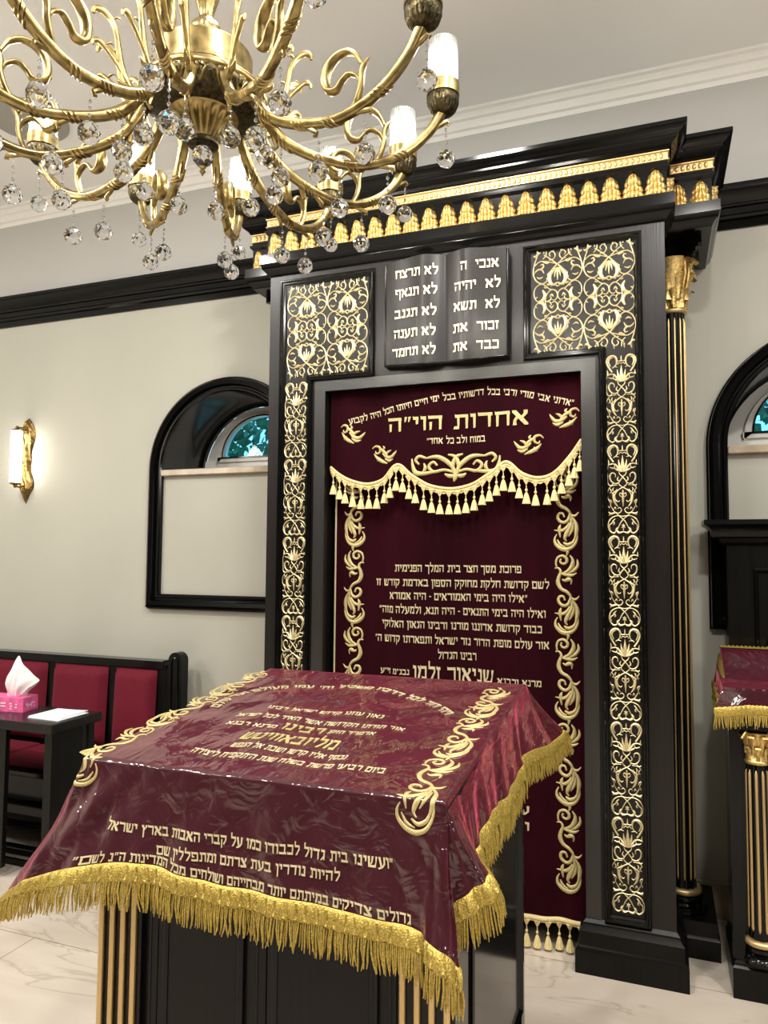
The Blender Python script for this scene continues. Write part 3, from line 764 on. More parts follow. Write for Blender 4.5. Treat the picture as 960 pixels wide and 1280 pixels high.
# fluted side columns
def column(cx, cy):
    c = empty_part('column', ark)
    mb = MB(); mb.sweep([(cx - .12, cy + .12), (cx - .12, cy - .12), (cx + .125, cy - .12), (cx + .125, cy + .12)], [(-.1, 0), (.004, 0), (.004, .075), (-.004, .083), (-.008, .086), (-.008, .140), (-.1, .140)], lambda a, b, h: (a, b, h))
    mb.box((cx - .115, cy - .115, .01), (cx + .12, cy + .25, .139)); mb.build('pedestal', PANELBLACK, c, 25)
    mb = MB().lathe([(.090, .14), (.092, .152), (.086, .164), (.070, .168), (.066, .176), (.074, .186), (.074, .198), (.062, .206)], (cx, cy, 0), 32); mb.build('column_base', BLACK, c, 40)
    mb = MB().lathe([(.060, .206), (.068, .208), (.071, .217), (.068, .226), (.058, .230)], (cx, cy, 0), 32); mb.build('base_ring', COLGOLD, c, 60)
    N_ = 12
    rib = lambda a, z: 1 - .06 * (.5 + .5 * math.cos(a * N_)) ** 2
    mb = MB().lathe([(.053, .23), (.050, .26), (.0485, 2.0), (.047, 2.60)], (cx, cy, 0), 112, rib); mb.build('shaft', BLACK, c, 50)
    for k in range(N_):
        a = 2 * PI * k / N_ + .1
        g = MB(); g.tube([(cx + r * math.cos(a), cy + r * math.sin(a), z) for r, z in ((.0475, .262), (.049, .275), (.0478, 1.4), (.0462, 2.562), (.0448, 2.578))], [.002, .0042, .0042, .0042, .002], 6)
        g.build('gilt_fillet', COLGOLD, c, 60)
    mb = MB().lathe([(.047, 2.600), (.056, 2.602), (.060, 2.610), (.056, 2.618), (.048, 2.620)], (cx, cy, 0), 32); mb.build('neck_ring', COLGOLD, c, 60)
    # corinthian capital: bell, two tiers of leaves, corner volutes
    cp = MB().lathe([(.048, 2.618), (.052, 2.66), (.060, 2.72), (.074, 2.79), (.090, 2.83)], (cx, cy, 0), 28)
    for tier, (z0, hh, r0, r1, nn, off) in enumerate(((2.620, .095, .054, .086, 8, 0), (2.655, .130, .060, .104, 8, .5))):
        for k in range(nn):
            a = 2 * PI * (k + off) / nn
            rows = []
            for j in range(9):
                v = j / 8
                r = r0 + (r1 - r0) * v ** 2.2; z = z0 + hh * (v if v < .85 else .85 + (v - .85) * -.6)
                hw = .36 * (1 - .55 * v) * (1 + .22 * math.cos(v * 17))
                rows.append([(cx + (r + .006 * math.cos(i * 1.57) * (1 - v)) * math.cos(a + hw * i / 2), cy + (r + .006 * math.cos(i * 1.57) * (1 - v)) * math.sin(a + hw * i / 2), z) for i in (-2, -1, 0, 1, 2)])
            cp.grid(rows)
    for k in range(4):
        a = PI / 4 + k * PI / 2
        for sgn in (-1, 1):
            pts = [(.066, 2.70), (.080, 2.76)]
            for q in range(15):
                th = PI * .5 + q * .55; rr = .026 * (1 - q / 17)
                pts.append((.106 + rr * math.cos(PI - th + 1.57), 2.805 + rr * math.sin(th)))
            off = sgn * .010
            cp.tube([(cx + r * math.cos(a) - off * math.sin(a), cy + r * math.sin(a) + off * math.cos(a), z) for r, z in pts], [.005 + .006 * min(1, i / 4) * (1 - i / 20) for i in range(len(pts))], 7)
    cp.build('capital', GOLD, c, 60)
    ab = MB(); pts = []
    for k in range(4):
        a = PI / 4 + k * PI / 2
        p = Vector((.150 * math.cos(a), .150 * math.sin(a))); q = Vector((.150 * math.cos(a + PI / 2), .150 * math.sin(a + PI / 2)))
        t_ = Vector((-math.sin(a), math.cos(a))) * .010
        p1 = p + t_; q1 = q - Vector((-math.sin(a + PI / 2), math.cos(a + PI / 2))) * .010
        for i in range(9):
            t = i / 8
            e = p1.lerp(q1, t); md = 1 - .30 * math.sin(t * PI)
            pts.append((cx + e.x * md, cy + e.y * md))
    for sc0, z0, z1 in ((.80, 2.825, 2.850), (1.0, 2.850, 2.884)):
        ab.prism([(cx + (x - cx) * sc0, cy + (y - cy) * sc0) for x, y in pts], lambda a, b: (a, b, z0), lambda a, b: (a, b, z1))
    ab.build('abacus', BLACK, c)
column(.078, 3.33); column(-1.745, 3.33)

# ------------------------------------------------------------------ ark curtain and its valance
CYY = 3.06
def drape(x, z): return .010 * math.sin(x * 15 + .6) + .006 * math.sin(x * 33 + 1.3 + .6 * z) + .004 * math.sin(x * 61 + z)
CX0, CX1, CZ0, CZ1 = -1.372, -.285, .122, 2.30
curt = thing('ark_curtain', (-.83, CYY, CZ0), 'full length maroon velvet curtain with gold vine borders in the ark', 'curtain')
def sheet(x0, x1, zbot, ztop, y, amp=1., nx=120, nz=24, th=.004, lean=0):
    mb = MB(); fr = []; bk = []
    for j in range(nz + 1):
        r = []; r2 = []
        for i in range(nx + 1):
            x = x0 + (x1 - x0) * i / nx
            zb = zbot(x) if callable(zbot) else zbot
            z = zb + (ztop - zb) * j / nz
            xx = x + lean * (1 - j / nz)
            yy = y + amp * drape(x, z)
            r.append((xx, yy, z)); r2.append((xx, yy + th, z))
        fr.append(r); bk.append(r2)
    mb.grid(fr); mb.grid([r[::-1] for r in bk])
    for a, b in ((fr[0], bk[0]), (fr[-1], bk[-1])): mb.grid([a, b])
    mb.grid([[r[0] for r in fr], [r[0] for r in bk]]); mb.grid([[r[-1] for r in fr], [r[-1] for r in bk]])
    return mb
sheet(CX0, CX1, CZ0, CZ1, CYY, .8).build('velvet', VELVET, curt, 60)
cmap = lambda a, b, h: (a, CYY + .8 * drape(a, b) - .0008 - h, b)
mb = MB().tube([(CX0, CYY + .8 * drape(CX0, CZ0 + (CZ1 - CZ0) * i / 30) - .003, CZ0 + (CZ1 - CZ0) * i / 30) for i in range(31)], .004, 6); mb.build('edge_piping', CREAMTHREAD, curt, 60)
def vine_border(xa, xb, ztop, zbot, flip):
    n = 5; L = (ztop - zbot) / n
    for k in range(n):
        mb = MB(); kx = (xb - xa) / 245; kz = L / 772
        for s in VINE:
            mb.ribbon([((xb - (x - 28) * kx) if flip else (xa + (x - 28) * kx), ztop - k * L - (y - 122) * kz, w * kx * 1.25) for x, y, w in s], cmap, k=.42, hmax=.006, sub=4)
        mb.build('embroidered_vine', THREAD, curt, 60)
vine_border(-.398, -.296, 1.93, .235, False)
vine_border(-1.335, -1.235, 1.95, .235, True)
def cline(s_, x0, x1, z, hgt, fmap, parent, h=.003, m_=None):
    for i in range(len(s_.split())):
        mb = MB(); put_text(mb, s_, x0, x1, z, fmap, h, hgt, i); mb.build('embroidered_text', m_ or CREAMTHREAD, parent)
for s_, xl, xr, y_, hp in (('פרוכת מסך חצר בית המלך הפנימית', 494.5, 652, 711, 8.6), ('לשם קדושת חלקת מחוקק הספון באדמת קודש זו', 470, 686, 729.5, 8.6), ('״אילו היה בימי האמוראים - היה אמורא', 487, 659.5, 746.5, 8.6),
                       ('ואילו היה בימי התנאים - היה תנא, ולמעלה מזה״', 473.5, 682, 764.5, 8.6), ('כבוד קדושת אדוננו מורנו ורבינו הגאון האלוקי', 477, 677.5, 783, 8.6), ('אור עולם מופת הדור נזר ישראל ותפארתו קדוש ה׳', 469, 686, 802, 8.6),
                       ('רבינו הגדול', 548, 595, 820, 8.6), ('שניאור זלמן', 517, 617.5, 843, 16), ('נבג״מ זי״ע', 475, 512, 839, 6.5), ('מרנא ורבנא', 622, 677, 853, 7)):
    a, b = at(xl, y_, CYY), at(xr, y_, CYY)
    zz = at((xl + xr) / 2, y_, CYY).z
    cline(s_, a.x, b.x, zz, hp / 283, cmap, curt)
for s_, xl, xr, y_ in (('עי׳ במ', 605, 662, 1009), ('וזכותו', 606, 662, 1029)):
    a, b = at(xl, y_, CYY), at(xr, y_, CYY); cline(s_, a.x, b.x, (a.z + b.z) / 2, .033, cmap, curt)

def tassel_data():
    mb = MB()
    # netted triangle at the cord, bead, bell of threads
    n = 5
    mb.add([(-.017, .0, 0), (.017, .0, 0), (0, -.003, -.030), (-.010, -.006, -.004), (.010, -.006, -.004)], [(0, 3, 2), (3, 4, 2), (4, 1, 2), (0, 1, 4, 3)])
    mb.lathe([(.0015, -.028), (.0025, -.036), (.0012, -.040), (.0045, -.044), (.0060, -.049), (.0045, -.054), (.0018, -.056), (.0050, -.060), (.0070, -.066)], (0, 0, 0), 10)
    rib = lambda a, z: 1 + .10 * math.cos(a * 9)
    mb.lathe([(.0060, -.062), (.0085, -.070), (.0120, -.085), (.0155, -.101), (.0160, -.104), (.0, -.100)], (0, 0, 0), 27, rib)
    return mb.data('tassel', TASSELM, 60)
TS = tassel_data()
# valance: scalloped edge with cord and tassels
VY = CYY - .035
VS = [(-1.392, 1.968), (-1.34, 1.925), (-1.27, 1.893), (-1.20, 1.882), (-1.13, 1.905), (-1.064, 1.962), (-1.0, 1.915), (-.92, 1.868), (-.826, 1.851), (-.73, 1.868), (-.65, 1.912), (-.585, 1.956), (-.52, 1.906), (-.455, 1.885), (-.39, 1.905), (-.33, 1.965), (-.272, 2.045)]
_vs = catmull(VS, 8)
def vhem(x):
    for a, b in zip(_vs, _vs[1:]):
        if a[0] <= x <= b[0]: return a[1] + (b[1] - a[1]) * (x - a[0]) / (b[0] - a[0])
    return _vs[0][1] if x < _vs[0][0] else _vs[-1][1]
val = thing('curtain_valance', (-.83, VY, 1.85), 'short maroon velvet valance with scalloped tasselled edge over the curtain', 'valance')
sheet(-1.388, -.277, vhem, 2.304, VY, .7, 140, 10).build('velvet', VELVET, val, 60)
vmap = lambda a, b, h: (a, VY + .7 * drape(a, b) - .0008 - h, b)
hem = [(x, vhem(x)) for x in [-1.386 + 1.107 * i / 150 for i in range(151)]]
mb = MB().tube([vmap(x, z, .004) for x, z in hem], .007, 7); mb.tube([vmap(x, z - .012, .003) for x, z in hem], .005, 6)
mb.grid([[vmap(x, z + .002, .003) for x, z in hem], [vmap(x, z - .020 - .006 * abs(math.sin(i * .9)), .004) for i, (x, z) in enumerate(hem)]])
mb.build('gold_cord', TASSELM, val, 60)
acc = 0; last = None; nxt = .012
for x, z in hem:
    if last is not None: acc += math.hypot(x - last[0], z - last[1])
    last = (x, z)
    if acc >= nxt:
        p = vmap(x, z - .012, .006); inst(TS, 'tassel', val, p, (0, 0, random.uniform(-.4, .4)), (1, 1, random.uniform(.94, 1.04))); nxt += .0385
# arched first line, big second line
def arc_text(s_, P, hgt, fmap, parent, name='embroidered_text', m_=None):
    """letters stood along the curve through the points P (left to right)"""
    C_ = catmull(P, 12); d = [0]
    for a, b in zip(C_, C_[1:]): d.append(d[-1] + math.hypot(b[0] - a[0], b[1] - a[1]))
    Lg = d[-1]
    def pos(s):
        s = max(0, min(Lg, s))
        for i in range(len(d) - 1):
            if d[i + 1] >= s: break
        t = (s - d[i]) / max(1e-9, d[i + 1] - d[i]); a, b = C_[i], C_[i + 1]
        l = math.hypot(b[0] - a[0], b[1] - a[1])
        return a[0] + (b[0] - a[0]) * t, a[1] + (b[1] - a[1]) * t, (b[0] - a[0]) / l, (b[1] - a[1]) / l
    def fm(a, b, h):
        x, y, tx, ty = pos(a); return fmap(x - ty * b, y + tx * b, h)
    mb = MB(); put_text(mb, s_, 0, Lg, 0, fm, .003, hgt); return mb.build(name, m_ or CREAMTHREAD, parent)
P = [at(x, y, VY) for x, y in ((437, 528), (490, 512.5), (550, 498), (610, 490), (662, 494), (717, 504))]
arc_text('״אדוני אבי מורי ורבי בכל דרשותיו בכל ימי חיים חיותו הכל היה לקבוע', [(p.x, p.z) for p in P], .026, vmap, val)
a, b = at(486, 527, VY), at(661, 527, VY); cline('אחדות הוי״ה', a.x, b.x, 2.138, .062, vmap, val, .005, THREAD)
a, b = at(534, 551.5, VY), at(607, 551.5, VY); cline('במוח ולב כל אחד״', a.x, b.x, a.z - .002, .026, vmap, val)
# appliqued sprays of the valance
def spray(name, strokes, fmap, parent, m_=THREAD):
    mb = MB()
    for s in strokes: mb.ribbon(s, fmap, k=.42, hmax=.006, sub=5)
    return mb.build(name, m_, parent, 60)
CEN = mirror([  # centre spray, traced: x 305..598 centre 450, y 335..430
    taper([(450, 400), (430, 372), (395, 350), (352, 352)], 8, 18, 6), taper([(450, 402), (415, 392), (380, 398), (362, 380), (378, 366), (392, 378)], 8, 12, 7),
    taper([(380, 398), (345, 402), (318, 398), (308, 375), (305, 352)], 10, 16, 5), taper([(352, 352), (330, 345), (318, 358), (330, 372)], 8, 12, 6), taper([(340, 402), (350, 385), (345, 368)], 6, 12, 4),
    taper([(445, 405), (440, 378), (452, 350), (475, 342)], 8, 16, 5), taper([(450, 410), (430, 412), (415, 405)], 8, 14, 5)], 450) + [taper([(450, 395), (448, 415), (444, 430)], 6, 16, 5)]
def px_map(P0, sc, flipx=1):
    return None
def valance_spray(strokes, cx, cy, pxc, size, ang=0, flip=1):
    """strokes in traced units round (cx,cy) -> centred at photo point pxc, size metres per unit"""
    c0 = at(*pxc, VY); ca, sa = math.cos(ang), math.sin(ang)
    out = []
    for s in strokes:
        out.append([(c0.x + size * (ca * (x - cx) * flip + sa * (y - cy)), c0.z + size * (sa * (x - cx) * flip - ca * (y - cy)), w * size) for x, y, w in s])
    return spray('embroidered_spray', out, vmap, val)
valance_spray(CEN, 450, 382, (569, 583), .375 / 282)
SPRIG = [W_([(66, 250), (78, 243), (92, 250), (90, 265), (78, 268), (76, 259)], [3, 7, 9, 8, 6, 3]), W_([(92, 252), (106, 266), (114, 280), (108, 294)], [6, 11, 11, 3]), W_([(70, 268), (82, 286), (98, 298), (116, 308)], [3, 11, 12, 3]),
        W_([(100, 270), (116, 286), (132, 289), (146, 279), (154, 270)], [6, 12, 12, 8, 2]), W_([(112, 280), (122, 270), (136, 266)], [5, 9, 2]), W_([(110, 290), (124, 300), (140, 296)], [6, 10, 2]), W_([(90, 282), (78, 294)], [6, 2]), W_([(96, 262), (108, 254), (104, 246)], [5, 8, 3])]
for pxc, ang, fl in (((441, 543), 0, 1), ((481, 568), .1, 1), ((660, 556), -.15, -1), ((704, 522), -.2, -1)):
    valance_spray(SPRIG, 110, 276, pxc, .375 / 282, ang, fl)
# curtain bottom: cord and tassels
hem2 = [(CX0 + (CX1 - CX0) * i / 100, CZ0) for i in range(101)]
mb = MB().tube([cmap(x, z, .002) for x, z in hem2], .010, 7)
mb.grid([[cmap(x, z + .004, .003) for x, z in hem2], [cmap(x, z - .014, .005) for x, z in hem2]]); mb.build('gold_cord', TASSELM, curt, 60)
for k in range(26):
    x = CX0 + .02 + (CX1 - CX0 - .04) * k / 25
    p = cmap(x, CZ0 - .006, .004); inst(TS, 'tassel', curt, p, (0, 0, random.uniform(-.3, .3)))

# ------------------------------------------------------------------ reading table (bimah)
BX0, BX1, BY0, BY1 = -1.312, -.402, 1.50, 2.335
bim = thing('reading_desk', ((BX0 + BX1) / 2, (BY0 + BY1) / 2, 0), 'large black reading desk with gold fluted corners under the fringed maroon cover', 'reading desk')
ztop = lambda y: 1.052 + .1 * (y - 1.46)
mb = MB(); mb.prism([(BY0 - .035, ztop(BY0 - .035) - .006), (BY1 + .035, ztop(BY1 + .035) - .006), (BY1 + .035, ztop(BY1) - .04), (BY0 - .035, ztop(BY0) - .045)], lambda a, b: (BX0 - .008, a, b), lambda a, b: (BX1 - .003, a, b)); mb.build('sloped_top', PANELBLACK, bim)
mb = MB(); mb.sweep([(BX0, BY0), (BX1, BY0), (BX1, BY1), (BX0, BY1)], [(-.05, 0), (.025, 0), (.025, .09), (.015, .10), (.012, .12), (0, .13), (-.05, .13)], lambda a, b, h: (a, b, h), closed=True); mb.build('base_plinth', BLACK, bim, 25)
PW = .128
for nm, x0, x1 in (('front_panel', BX0 + PW - .01, BX1 - PW + .01),):
    mb = MB(); mb.box((x0, BY0 + .030, .10), (x1, BY0 + .045, 1.0)); mb.build(nm, PANELBLACK, bim)
    # two raised fields side by side with moulded frames
    xm = (x0 + x1) / 2 - .012
    for a, b in ((x0 + .055, xm - .035), (xm + .025, x1 - .055)):
        mb = MB(); mb.sweep([(a, .2), (b, .2), (b, .93), (a, .93)], [(0, 0), (0, .010), (-.006, .014), (-.012, .008), (-.018, .008), (-.024, .002), (-.024, 0)], lambda p, q, h: (p, BY0 + .030 - h, q), closed=True); mb.build('panel_moulding', BLACK, bim, 25)
    for a in (x0 + .028, xm - .003, x1 - .028):
        mb = MB(); mb.box((a - .002, BY0 + .0285, .13), (a + .002, BY0 + .031, .98)); mb.build('reeded_line', BLACK, bim)
mb = MB(); mb.box((BX0 + .02, BY1 - .03, .10), (BX1 - .02, BY1 - .01, 1.05)); mb.build('back_panel', PANELBLACK, bim)
for x, s in ((BX1, 1), (BX0, -1)):
    mb = MB(); mb.box((min(x - s * .014, x - s * .004), BY0 + .05, .10), (max(x - s * .014, x - s * .004), BY1 - .02, 1.04)); mb.build('side_panel', BLACK, bim)
    sm = lambda p, q, h: (x + s * (h - .006), p, q)
    mb = MB(); pth = [(BY0 + .15, .2), (BY1 - .05, .2), (BY1 - .05, .98), (BY0 + .15, .98)]
    mb.sweep(pth if s > 0 else [(p, q) for p, q in pth], [(0, 0), (0, .010), (-.008, .013), (-.016, .006), (-.022, .002), (-.022, 0)], sm, closed=True); mb.build('panel_moulding', BLACK, bim, 25)
    mb = MB(); mb.box((min(x, x - s * .05), BY1 - .05, .10), (max(x, x - s * .05), BY1, 1.045)); mb.build('rear_post', BLACK, bim)
    # fluted corner post in front
    cx0, cx1 = (x - PW, x) if s > 0 else (x, x + PW)
    mb = MB(); mb.box((cx0, BY0 + .012, .13), (cx1, BY0 + PW, 1.03), .004)
    mb.build('corner_post', BLACK, bim)
    for k in range(4):
        gx = cx0 + PW * (k + .5) / 4
        mb = MB().tube([(gx, BY0 + .010, .16), (gx, BY0 + .008, .18), (gx, BY0 + .008, .98), (gx, BY0 + .010, 1.0)], [.003, .0076, .0076, .003], 8); mb.build('gilt_flute', COLGOLD, bim, 60)

# the cover: velvet under clear plastic, draped over the desk
cover = thing('desk_cover', ((BX0 + BX1) / 2, (BY0 + BY1) / 2, .8), 'maroon velvet cover under clear plastic with gold fringe draped on the reading desk', 'table cover')
zc = lambda y: 1.060 + .1 * (y - 1.46)
TFL, TFR, TBR, TBL = (-1.325, 1.459), (-.408, 1.463), (-.400, 2.395), (-1.325, 2.380)
def hp(px, py, Y):
    return tuple(at(px, py, Y))
ST = [  # stations round the edge: point of the table edge, point of the hem
    (TBR, (-.365, 2.50, .945)), (TBR, hp(704, 912, 2.60)), (TBR, (-.335, 2.50, .945)), ((-.402, 2.25), tuple(atx(657, 944, -.378))), ((-.403, 2.12), tuple(atx(648, 968, -.380))), ((-.404, 1.95), (-.382, 1.93, .930)),
    ((-.405, 1.80), tuple(atx(614, 1017, -.383))), ((-.406, 1.66), tuple(atx(597, 1057, -.382))), ((-.407, 1.56), (-.372, 1.585, .905)), ((-.408, 1.50), hp(611, 1094, 1.50)), (TFR, hp(598, 1111, 1.475)), (TFR, hp(565, 1133, 1.455)), (TFR, (-.392, 1.447, .855)),
    (TFR, hp(573, 1207, 1.415)), (TFR, hp(560, 1198, 1.395)), ((-.430, 1.463), hp(535, 1180, 1.395)), ((-.49, 1.463), hp(515, 1164, 1.41)), ((-.62, 1.462), hp(430, 1142, 1.42)), ((-.80, 1.461), hp(335, 1121, 1.42)), ((-.98, 1.460), hp(250, 1103, 1.415)), ((-1.14, 1.460), hp(172, 1082, 1.41)),
    ((-1.24, 1.459), hp(110, 1084, 1.395)), ((-1.30, 1.458), hp(60, 1094, 1.38)), (TFL, hp(22, 1106, 1.39)), (TFL, hp(10, 1118, 1.46)), ((-1.325, 1.53), (-1.42, 1.56, .82)), ((-1.325, 1.64), (-1.37, 1.65, .90)), ((-1.325, 1.9), (-1.36, 1.9, .91)), ((-1.325, 2.2), (-1.36, 2.2, .93)), (TBL, (-1.39, 2.36, .95)), (TBL, (-1.41, 2.45, .93)), (TBL, (-1.30, 2.45, .96)),
    ((-1.1, 2.383), (-1.1, 2.415, .97)), ((-.8, 2.387), (-.8, 2.42, .96)), ((-.5, 2.393), (-.5, 2.425, .97))]
nS = len(ST); SUBS = 16
def stat(u):
    """edge point, hem point and outward direction at station parameter u"""
    i = int(math.floor(u)) % nS; t = u - math.floor(u)
    (a, b, c, d) = [ST[(i + k) % nS] for k in (-1, 0, 1, 2)]
    T = Vector(b[0]).lerp(Vector(c[0]), t)
    q = []
    for k in range(3):
        p0, p1, p2, p3 = a[1][k], b[1][k], c[1][k], d[1][k]
        q.append(.5 * (2 * p1 + (p2 - p0) * t + (2 * p0 - 5 * p1 + 4 * p2 - p3) * t * t + (3 * p1 - p0 - 3 * p2 + p3) * t ** 3))
    return T, Vector(q)
CEN_T = Vector((-.866, 1.92))
def column_pt(u, t):
    """t: -1..0 rounds the edge, 0..1 falls to the hem"""
    T, B = stat(u)
    e = Vector((T.x, T.y, zc(T.y)))
    inn = Vector((max(TFL[0] + .012, min(TFR[0] - .012, T.x)), max(1.458 + .012 + .004, min(2.38 - .012, T.y)), 0)); inn.z = zc(inn.y)
    if t <= 0:
        k = (t + 1)
        p = inn.lerp(e, math.sin(k * PI / 2)); p.z -= .006 * (1 - math.cos(k * PI / 2))
        return p
    e.z -= .006
    d = B - e
    p = e + d * t
    # the fall starts along the edge and swings out towards the hem
    hx, hy = d.x, d.y
    s = t ** 1.25 - t
    p.x += hx * s; p.y += hy * s
    f = math.sin(u * 9.2) * .5 + math.sin(u * 5.3 + 1.1) * .5
    out = Vector((T.x - CEN_T.x, T.y - CEN_T.y)).normalized()
    amp = .009 * t * (1 - .35 * t)
    fr_ = max(0, 1 - abs(T.y - 1.46) / .02)
    cdist = min(abs(T.x - TFL[0]), abs(T.x - TFR[0]))
    wr = math.sin((T.x * 1.0 + (t * .16 if T.x < -.85 else -t * .16)) * 62) * math.exp(-cdist / .17) + .35 * math.sin(T.x * 41 + t * 7)
    p.y -= fr_ * .0075 * wr * math.sin(min(1, t * 1.4) * PI * .75)
    p.x += out.x * f * amp; p.y += out.y * f * amp
    return p
us = [i / SUBS for i in range(nS * SUBS + 1)]
mb = MB()
ROWS = [-1, -.66, -.33, 0, .03, .08, .15, .23, .32, .42, .52, .62, .72, .82, .91, 1.0]
mb.grid([[tuple(column_pt(u, t)) for u in us] for t in ROWS])
rows = []
x0i, x1i, y0i, y1i = TFL[0] + .012, TFR[0] - .012, 1.474, 2.368
def topz(x, y):
    e = min(x - x0i, x1i - x, y - y0i, y1i - y); k = min(1, max(0, e / .06))
    return zc(y) + k * (.0022 * math.sin(x * 21 + y * 9) + .0018 * math.sin(y * 27 - x * 13 + 1) + .0012 * math.sin(x * 47 + 2))
for j in range(41):
    y = y0i + (y1i - y0i) * j / 40
    rows.append([(x0i + (x1i - x0i) * i / 50, y, topz(x0i + (x1i - x0i) * i / 50, y)) for i in range(51)])
mb.grid(rows)
cv = mb.build('plastic_covered_velvet', PLASTIC, cover, 180, weld=.0008)
# braid and fringe round the hem
def hem_frame(u):
    p = column_pt(u, 1.0); q = column_pt(u, .93); dn = (p - q).normalized()
    a = column_pt(u + .04, 1.0); b = column_pt(u - .04, 1.0); al = (a - b).normalized()
    o = al.cross(dn); T, B = stat(u)
    if o.dot(Vector((T.x - CEN_T.x, T.y - CEN_T.y, 0))) < 0: o = -o
    return p, dn, al, o
BR_H = .034
hu = []; acc = 0; last = None
for i in range(nS * 60 + 1):
    u = i / 60; p = column_pt(u, 1.0)
    if last is None or (p - last).length > .0024: hu.append(u); last = p
rows = [[], [], [], [], []]
rr = random.Random(2)
for i, u in enumerate(hu):
    p, dn, al, o = hem_frame(u)
    z = .0035 * math.sin(i * .8) + .002 * math.sin(i * 1.9)
    for k, (f, h) in enumerate(((-.15, .002), (.02, .007), (.45, .0055 + z), (.85, .007 - z * .4), (1.03, .003))):
        rows[k].append(tuple(p + dn * (BR_H * f + (.0012 * math.sin(i * .8 + k) if 0 < k < 4 else 0)) + o * h))
mb = MB(); mb.grid(rows)
mb.build('gold_braid', FRINGEM, cover, 60)
mb = MB(); rr = random.Random(5)
acc = 0; last = None
for i in range(nS * 110):
    u = i / 110
    p = column_pt(u, 1.0)
    if last is not None and (p - last).length < .0036: continue
    last = p
    p, dn, al, o = hem_frame(u)
    L = .058 * rr.uniform(.86, 1.1)
    st = p + dn * BR_H * .97 + o * rr.uniform(.0, .006)
    dirn = (dn * .55 + Vector((0, 0, -1))).normalized()
    sw = al * rr.gauss(0, .10) + o * rr.gauss(.02, .06)
    pts = [st, st + dirn * L * .4 + sw * L * .18 + o * .003, st + dirn * L * .75 + sw * L * .5, st + dirn * L + sw * L * .9]
    mb.tube(pts, [.0019, .0022, .0020, .0009], 5, cap=False)
fr = mb.build('bullion_fringe', FRINGEM, cover, 60); fr['kind'] = 'stuff'

# lettering and borders of the cover. (x, w): w>0 up the top from the front edge, w<0 down the front
F_U0, F_U1 = 13, 23
_fu = [(stat(F_U0 + (F_U1 - F_U0) * i / 240)[0].x, F_U0 + (F_U1 - F_U0) * i / 240) for i in range(241)]
def u_of_x(x):
    x = max(_fu[-1][0], min(_fu[0][0], x))
    lo, hi = 0, 240
    while hi - lo > 1:
        md = (lo + hi) // 2
        if _fu[md][0] >= x: lo = md
        else: hi = md
    a, b = _fu[lo], _fu[hi]
    return a[1] + (b[1] - a[1]) * ((x - a[0]) / (b[0] - a[0]) if abs(b[0] - a[0]) > 1e-9 else 0)
def cover_pt(x, w):
    if w >= .012:
        y = 1.462 + w; return Vector((x, y, topz(max(x0i, min(x1i, x)), max(y0i, min(y1i, y)))))
    u = u_of_x(x)
    if w >= 0: return column_pt(u, -w / .012)
    T, B = stat(u); l = (B - Vector((T.x, T.y, zc(T.y)))).length
    return column_pt(u, min(1, -w / l))
def cover_map(a, b, h):
    p = cover_pt(a, b)
    e = .004
    tx = cover_pt(a + e, b) - cover_pt(a - e, b); tw = cover_pt(a, b + e) - cover_pt(a, b - e)
    n = tx.cross(tw); n = n.normalized() if n.length > 1e-12 else Vector((0, 0, 1))
    return tuple(p + n * (h + .0006))
def on_top(px, py):     # point of the sloped top under a spot of the photo, as (x, w)
    r = ray(px, py); t = (1.060 - .146 - EYE.z) / (r.z - .1 * r.y); p = EYE + r * t
    return p.x, p.y - 1.462
def on_front(px, py):
    best = None
    x = at(px, py, 1.44).x
    lo = min(((abs((lambda q: q[1])(proj(cover_pt(x, -k * .005)))- py), k) for k in range(1, 60)))
    return x, -lo[1] * .005
def proj(p):
    d = Vector(p) - EYE; z = d.dot(_f); return 480 + FPX * d.dot(CR) / z, 640 - FPX * d.dot(CU) / z
def top_line(s_, pl, pr, hpx=None, hgt=.026, m_=None, h=.002):
    (xa, wa), (xb, wb) = on_top(*pl), on_top(*pr)
    mb = MB(); put_text(mb, s_, xa, xb, (wa + wb) / 2, cover_map, h, hgt); return mb.build('embroidered_text', m_ or CREAMTHREAD, cover)
top_line('אור תורתו הקדושה אשר האיר לכל ישראל', (296, 893), (505, 913), hgt=.027)
top_line('גאון עוזנו קדוש ישראל רבינו', (335, 885), (480, 897), hgt=.024)
top_line('מרנא רבנא', (285, 903), (345, 910), hgt=.022); top_line('רבינו', (354, 909), (405, 914), hgt=.045, m_=THREAD, h=.003); top_line('אדמו״ר הזקן', (412, 914), (468, 921), hgt=.024)
top_line('מליובאוויטש', (304, 920), (422, 932), hgt=.055, m_=THREAD, h=.003)
top_line('נכסף אליו קדשו ושבת אל הנפש', (290, 932), (434, 947), hgt=.027)
top_line('ביום רביעי פרשת בשלח שנת ה׳תקפ״ח ליצירה', (240, 939), (482, 966), hgt=.027)
P = [on_top(*q) for q in ((268, 884), (300, 868), (350, 860), (430, 859), (490, 866), (535, 878), (562, 894))]
P = catmull([(x, w) for x, w in P], 3)
arc_text('ויהי דוד לכל דרכיו משכיל וה׳ עמו מעולם ועד עולם', P, .028, cover_map, cover)
for s_, pl, pr, hg in (('״ועשינו בית גדול לכבודו כמו על קברי האבות בארץ ישראל', (139, 1031), (484, 1080), .020), ('להיות נודרין בעת צרתם ומתפללין שם', (192, 1061), (422, 1095.5), .019)):
    (xa, wa), (xb, wb) = on_front(*pl), on_front(*pr)
    mb = MB()
    dw = (wb - wa) / (xb - xa)
    put_text(mb, s_, xa, xb, 0, lambda a, b, h: cover_map(a, b + wa + (a - xa) * dw, h), .002, hg); mb.build('embroidered_text', CREAMTHREAD, cover)
